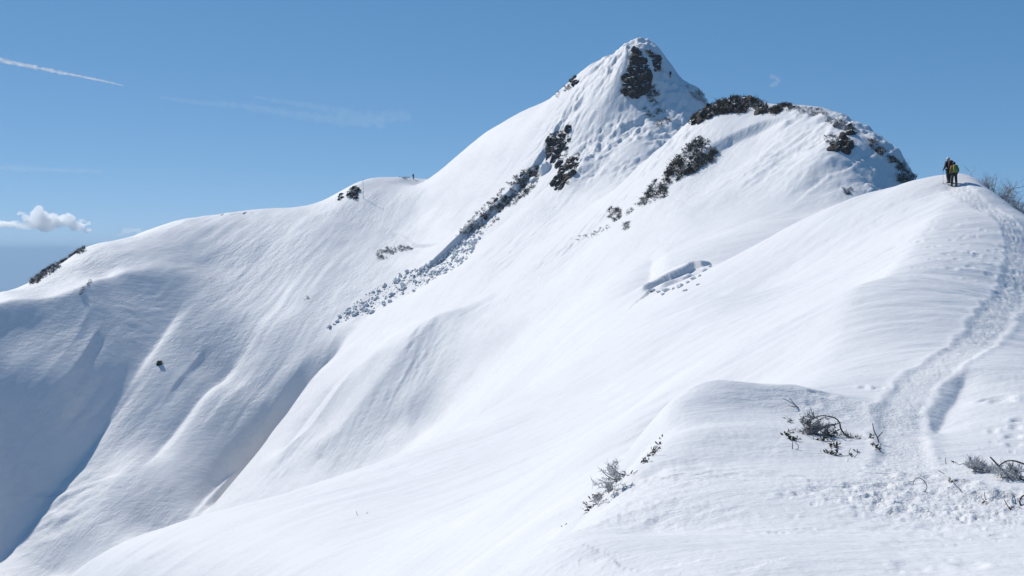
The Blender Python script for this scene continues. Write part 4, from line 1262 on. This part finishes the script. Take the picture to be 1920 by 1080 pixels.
person("tiny walker half hidden beyond the left ridge crest near the twigs", p + Vector((0, 4.0, -1.0)), 1.7, 0.5, (0.015, 0.018, 0.03), (0.014, 0.014, 0.018), (0.02, 0.02, 0.03), (0.02, 0.02, 0.02), 0.1, (), 5)

# route marker on the ridge bump
p = spot(681, 372, 250, 330)
mk = thing("marker_pole", "thin route pole beside the dark rock hollow on the left ridge", "pole", p)
u_, v_ = ray(681, 334)
mb = MB(); mb.tube([p - Vector((0, 0, .3)), Vector((p.x, p.y, v_ * p.y + EYE))], [.06, .05], 6); mb.build("shaft", M_RIMED, mk)
mb = MB(); mb.tube([Vector((p.x, p.y, v_ * p.y + EYE - .35)), Vector((p.x, p.y, v_ * p.y + EYE - .1))], [.09, .09], 6); mb.build("rime_collar", M_RIME, mk)

# ------------------------------------------------------------------ clouds and vapour trail (far beyond the haze box)
def vapour(name, alpha, scale, hard=0.5):
    """sunlit droplets: partly see-through white, thinner where the noise is low"""
    k = NT(name)
    k.t.nodes.remove(k.b)
    geo = k.n("NewGeometry")
    n = k.noise(geo.outputs["Position"], scale, 6, 0.6)
    r = k.ramp(n.outputs[0], [(0.32, (alpha * hard,) * 3), (0.62, (alpha,) * 3)])
    d = k.n("BsdfDiffuse"); d.inputs["Color"].default_value = (0.85, 0.86, 0.87, 1)
    t = k.n("BsdfTranslucent"); t.inputs["Color"].default_value = (0.95, 0.96, 0.98, 1)
    mx = k.n("MixShader"); mx.inputs[0].default_value = 0.7
    k.l(d.outputs[0], mx.inputs[1]); k.l(t.outputs[0], mx.inputs[2])
    tr = k.n("BsdfTransparent")
    m2 = k.n("MixShader")
    k.l(r.outputs[0], m2.inputs[0]); k.l(tr.outputs[0], m2.inputs[1]); k.l(mx.outputs[0], m2.inputs[2])
    k.l(m2.outputs[0], k.out.inputs["Surface"])
    return k.m


def billow(name, density):
    m = bpy.data.materials.new(name); m.use_nodes = True
    t = m.node_tree; t.nodes.remove(t.nodes["Principled BSDF"])
    v = t.nodes.new("ShaderNodeVolumePrincipled")
    v.inputs["Color"].default_value = (0.995, 0.995, 0.995, 1); v.inputs["Density"].default_value = density; v.inputs["Anisotropy"].default_value = 0.75
    t.links.new(v.outputs[0], t.nodes["Material Output"].inputs["Volume"])
    return m


def cloud(name, label, puffs, D, density, seed, voxel=1.6, group=None, cat="cloud", thick=0.8):
    """puffs: (pixel x, pixel y, radius px, squash); merged into one closed skin"""
    g = np.random.default_rng(seed)
    bm = bmesh.new()
    k = D / F
    for (px, py, r, sq) in puffs:
        c = along(px, py, D)
        sub = [(0, 0, 0, 1.0)] + [(g.normal() * .6, g.normal() * .5 * thick, abs(g.normal()) * .45, g.uniform(.35, .6)) for _ in range(9)]
        for (a, b, h, f) in sub:
            m = Matrix.Translation(c + Vector((a * r * k, b * r * k, h * r * k * sq))) @ Matrix.Diagonal((r * k * f, r * k * f * thick, r * k * f * sq, 1))
            bmesh.ops.create_icosphere(bm, subdivisions=3, radius=1.0, matrix=m)
    me = bpy.data.meshes.new(name); bm.to_mesh(me); bm.free()
    o = bpy.data.objects.new(name, me); col.objects.link(o)
    rm = o.modifiers.new("Remesh", 'REMESH'); rm.mode = 'VOXEL'; rm.voxel_size = voxel * k
    tx = bpy.data.textures.new(name, 'CLOUDS'); tx.noise_scale = 9 * k; tx.noise_depth = 4
    dp = o.modifiers.new("Displace", 'DISPLACE'); dp.texture = tx; dp.texture_coords = 'GLOBAL'; dp.strength = 9 * k; dp.mid_level = 0.62
    me.materials.append(billow(name + "_vapour", density))
    me.polygons.foreach_set("use_smooth", np.ones(len(me.polygons), dtype=bool)); rm.use_smooth_shade = True
    tag(o, label, cat, group)
    return o


DC = 16000.0
cloud("cumulus_cloud", "white topped cumulus cloud above the far left ridge", [(72, 402, 17, .75), (95, 412, 18, .7), (120, 414, 17, .7), (143, 424, 16, .6), (60, 418, 16, .7), (85, 425, 20, .5), (165, 432, 9, .5), (50, 410, 9, .8)], DC, 0.022, 1)
cloud("cumulus_cloud", "flat small cloud cut by the left edge of the picture", [(-8, 420, 20, .5), (18, 421, 14, .5), (38, 426, 12, .4), (52, 429, 7, .4)], DC * 0.97, 0.02, 2)
cloud("cumulus_cloud", "faint low cloud just behind the snow skyline, right of the cumulus", [(238, 434, 12, .5), (258, 432, 11, .5), (222, 440, 9, .4)], DC * 1.1, 0.005, 3)


def streak(name, label, pix, w0, w1, D, density, cat, flat=1.0, seed=0):
    """long thin vapour body following pixels"""
    g = np.random.default_rng(seed)
    line = smooth_line(pix, 14)
    m = len(line)
    mb = MB()
    pts = [along(q[0], q[1], D) for q in line]
    sides = 10; vs = []; fs = []
    for i, p_ in enumerate(pts):
        d = (pts[min(i + 1, m - 1)] - pts[max(i - 1, 0)]).normalized()
        up = Vector((0, -1, 0)).cross(d).normalized(); sd_ = Vector((0, 1, 0))
        r = (w0 + (w1 - w0) * i / (m - 1)) * 0.5 * D / F * (1 + 0.25 * g.normal() * (0 < i < m - 1))
        r = max(r, 0.2 * D / F)
        for k in range(sides):
            t = 2 * math.pi * k / sides
            vs.append(p_ + up * math.cos(t) * r + sd_ * math.sin(t) * r * flat)
    for i in range(m - 1):
        for k in range(sides):
            k2 = (k + 1) % sides
            fs.append((i * sides + k, i * sides + k2, (i + 1) * sides + k2, (i + 1) * sides + k))
    fs.append(tuple(range(sides))[::-1]); fs.append(tuple((m - 1) * sides + k for k in range(sides)))
    mb.add(vs, fs)
    o = mb.build(name, vapour(name + "_vapour", density, 0.004, 0.3), None, True)
    tag(o, label, cat)
    return o


streak("vapour_trail", "thin white vapour trail slanting across the upper left sky", [(-30, 106), (30, 119), (90, 131), (150, 143), (200, 153), (232, 161)], 9.5, 1.5, 26000, 0.6, "contrail", 1.0, 1)
streak("cirrus_wisp", "very faint long cirrus streak in the left sky below the vapour trail", [(300, 183), (380, 193), (450, 198), (540, 212), (640, 225), (720, 230)], 5, 22, 28000, 0.055, "cloud", 1.0, 2)
streak("cirrus_wisp", "faint upper cirrus streak left of the summit", [(470, 180), (540, 192), (620, 205), (700, 218), (770, 216)], 4, 24, 29500, 0.045, "cloud", 1.0, 3)
streak("cirrus_wisp", "faint flat cirrus bar low in the left sky above the cumulus", [(-20, 312), (40, 316), (110, 319), (190, 321)], 12, 5, 27000, 0.08, "cloud", 1.0, 4)
streak("cirrus_wisp", "tiny pale wisp hanging in the sky right of the summit", [(1444, 143), (1455, 146), (1460, 151), (1452, 158), (1444, 162)], 9, 7, 24000, 0.12, "cloud", 1.0, 5)

# ------------------------------------------------------------------ air
hz = bpy.data.meshes.new("haze")
import bmesh
bm = bmesh.new()
bmesh.ops.create_cube(bm, size=1.0)
HB, HT = LOW - 1.0, 75.0
for v in bm.verts:
    v.co.x *= 130000; v.co.y *= 130000
    v.co.z = HT if v.co.z > 0 else HB
bm.to_mesh(hz); bm.free()
haze = bpy.data.objects.new("haze", hz)
haze["kind"] = "stuff"
kz = bpy.data.materials.new("air"); kz.use_nodes = True
tz = kz.node_tree
tz.nodes.remove(tz.nodes["Principled BSDF"])
pv = tz.nodes.new("ShaderNodeVolumePrincipled")
pv.inputs["Color"].default_value = (0.56, 0.75, 0.93, 1)
pv.inputs["Density"].default_value = 0.0001
pv.inputs["Anisotropy"].default_value = 0.0
tz.links.new(pv.outputs[0], tz.nodes["Material Output"].inputs["Volume"])
hz.materials.append(kz)
col.objects.link(haze)
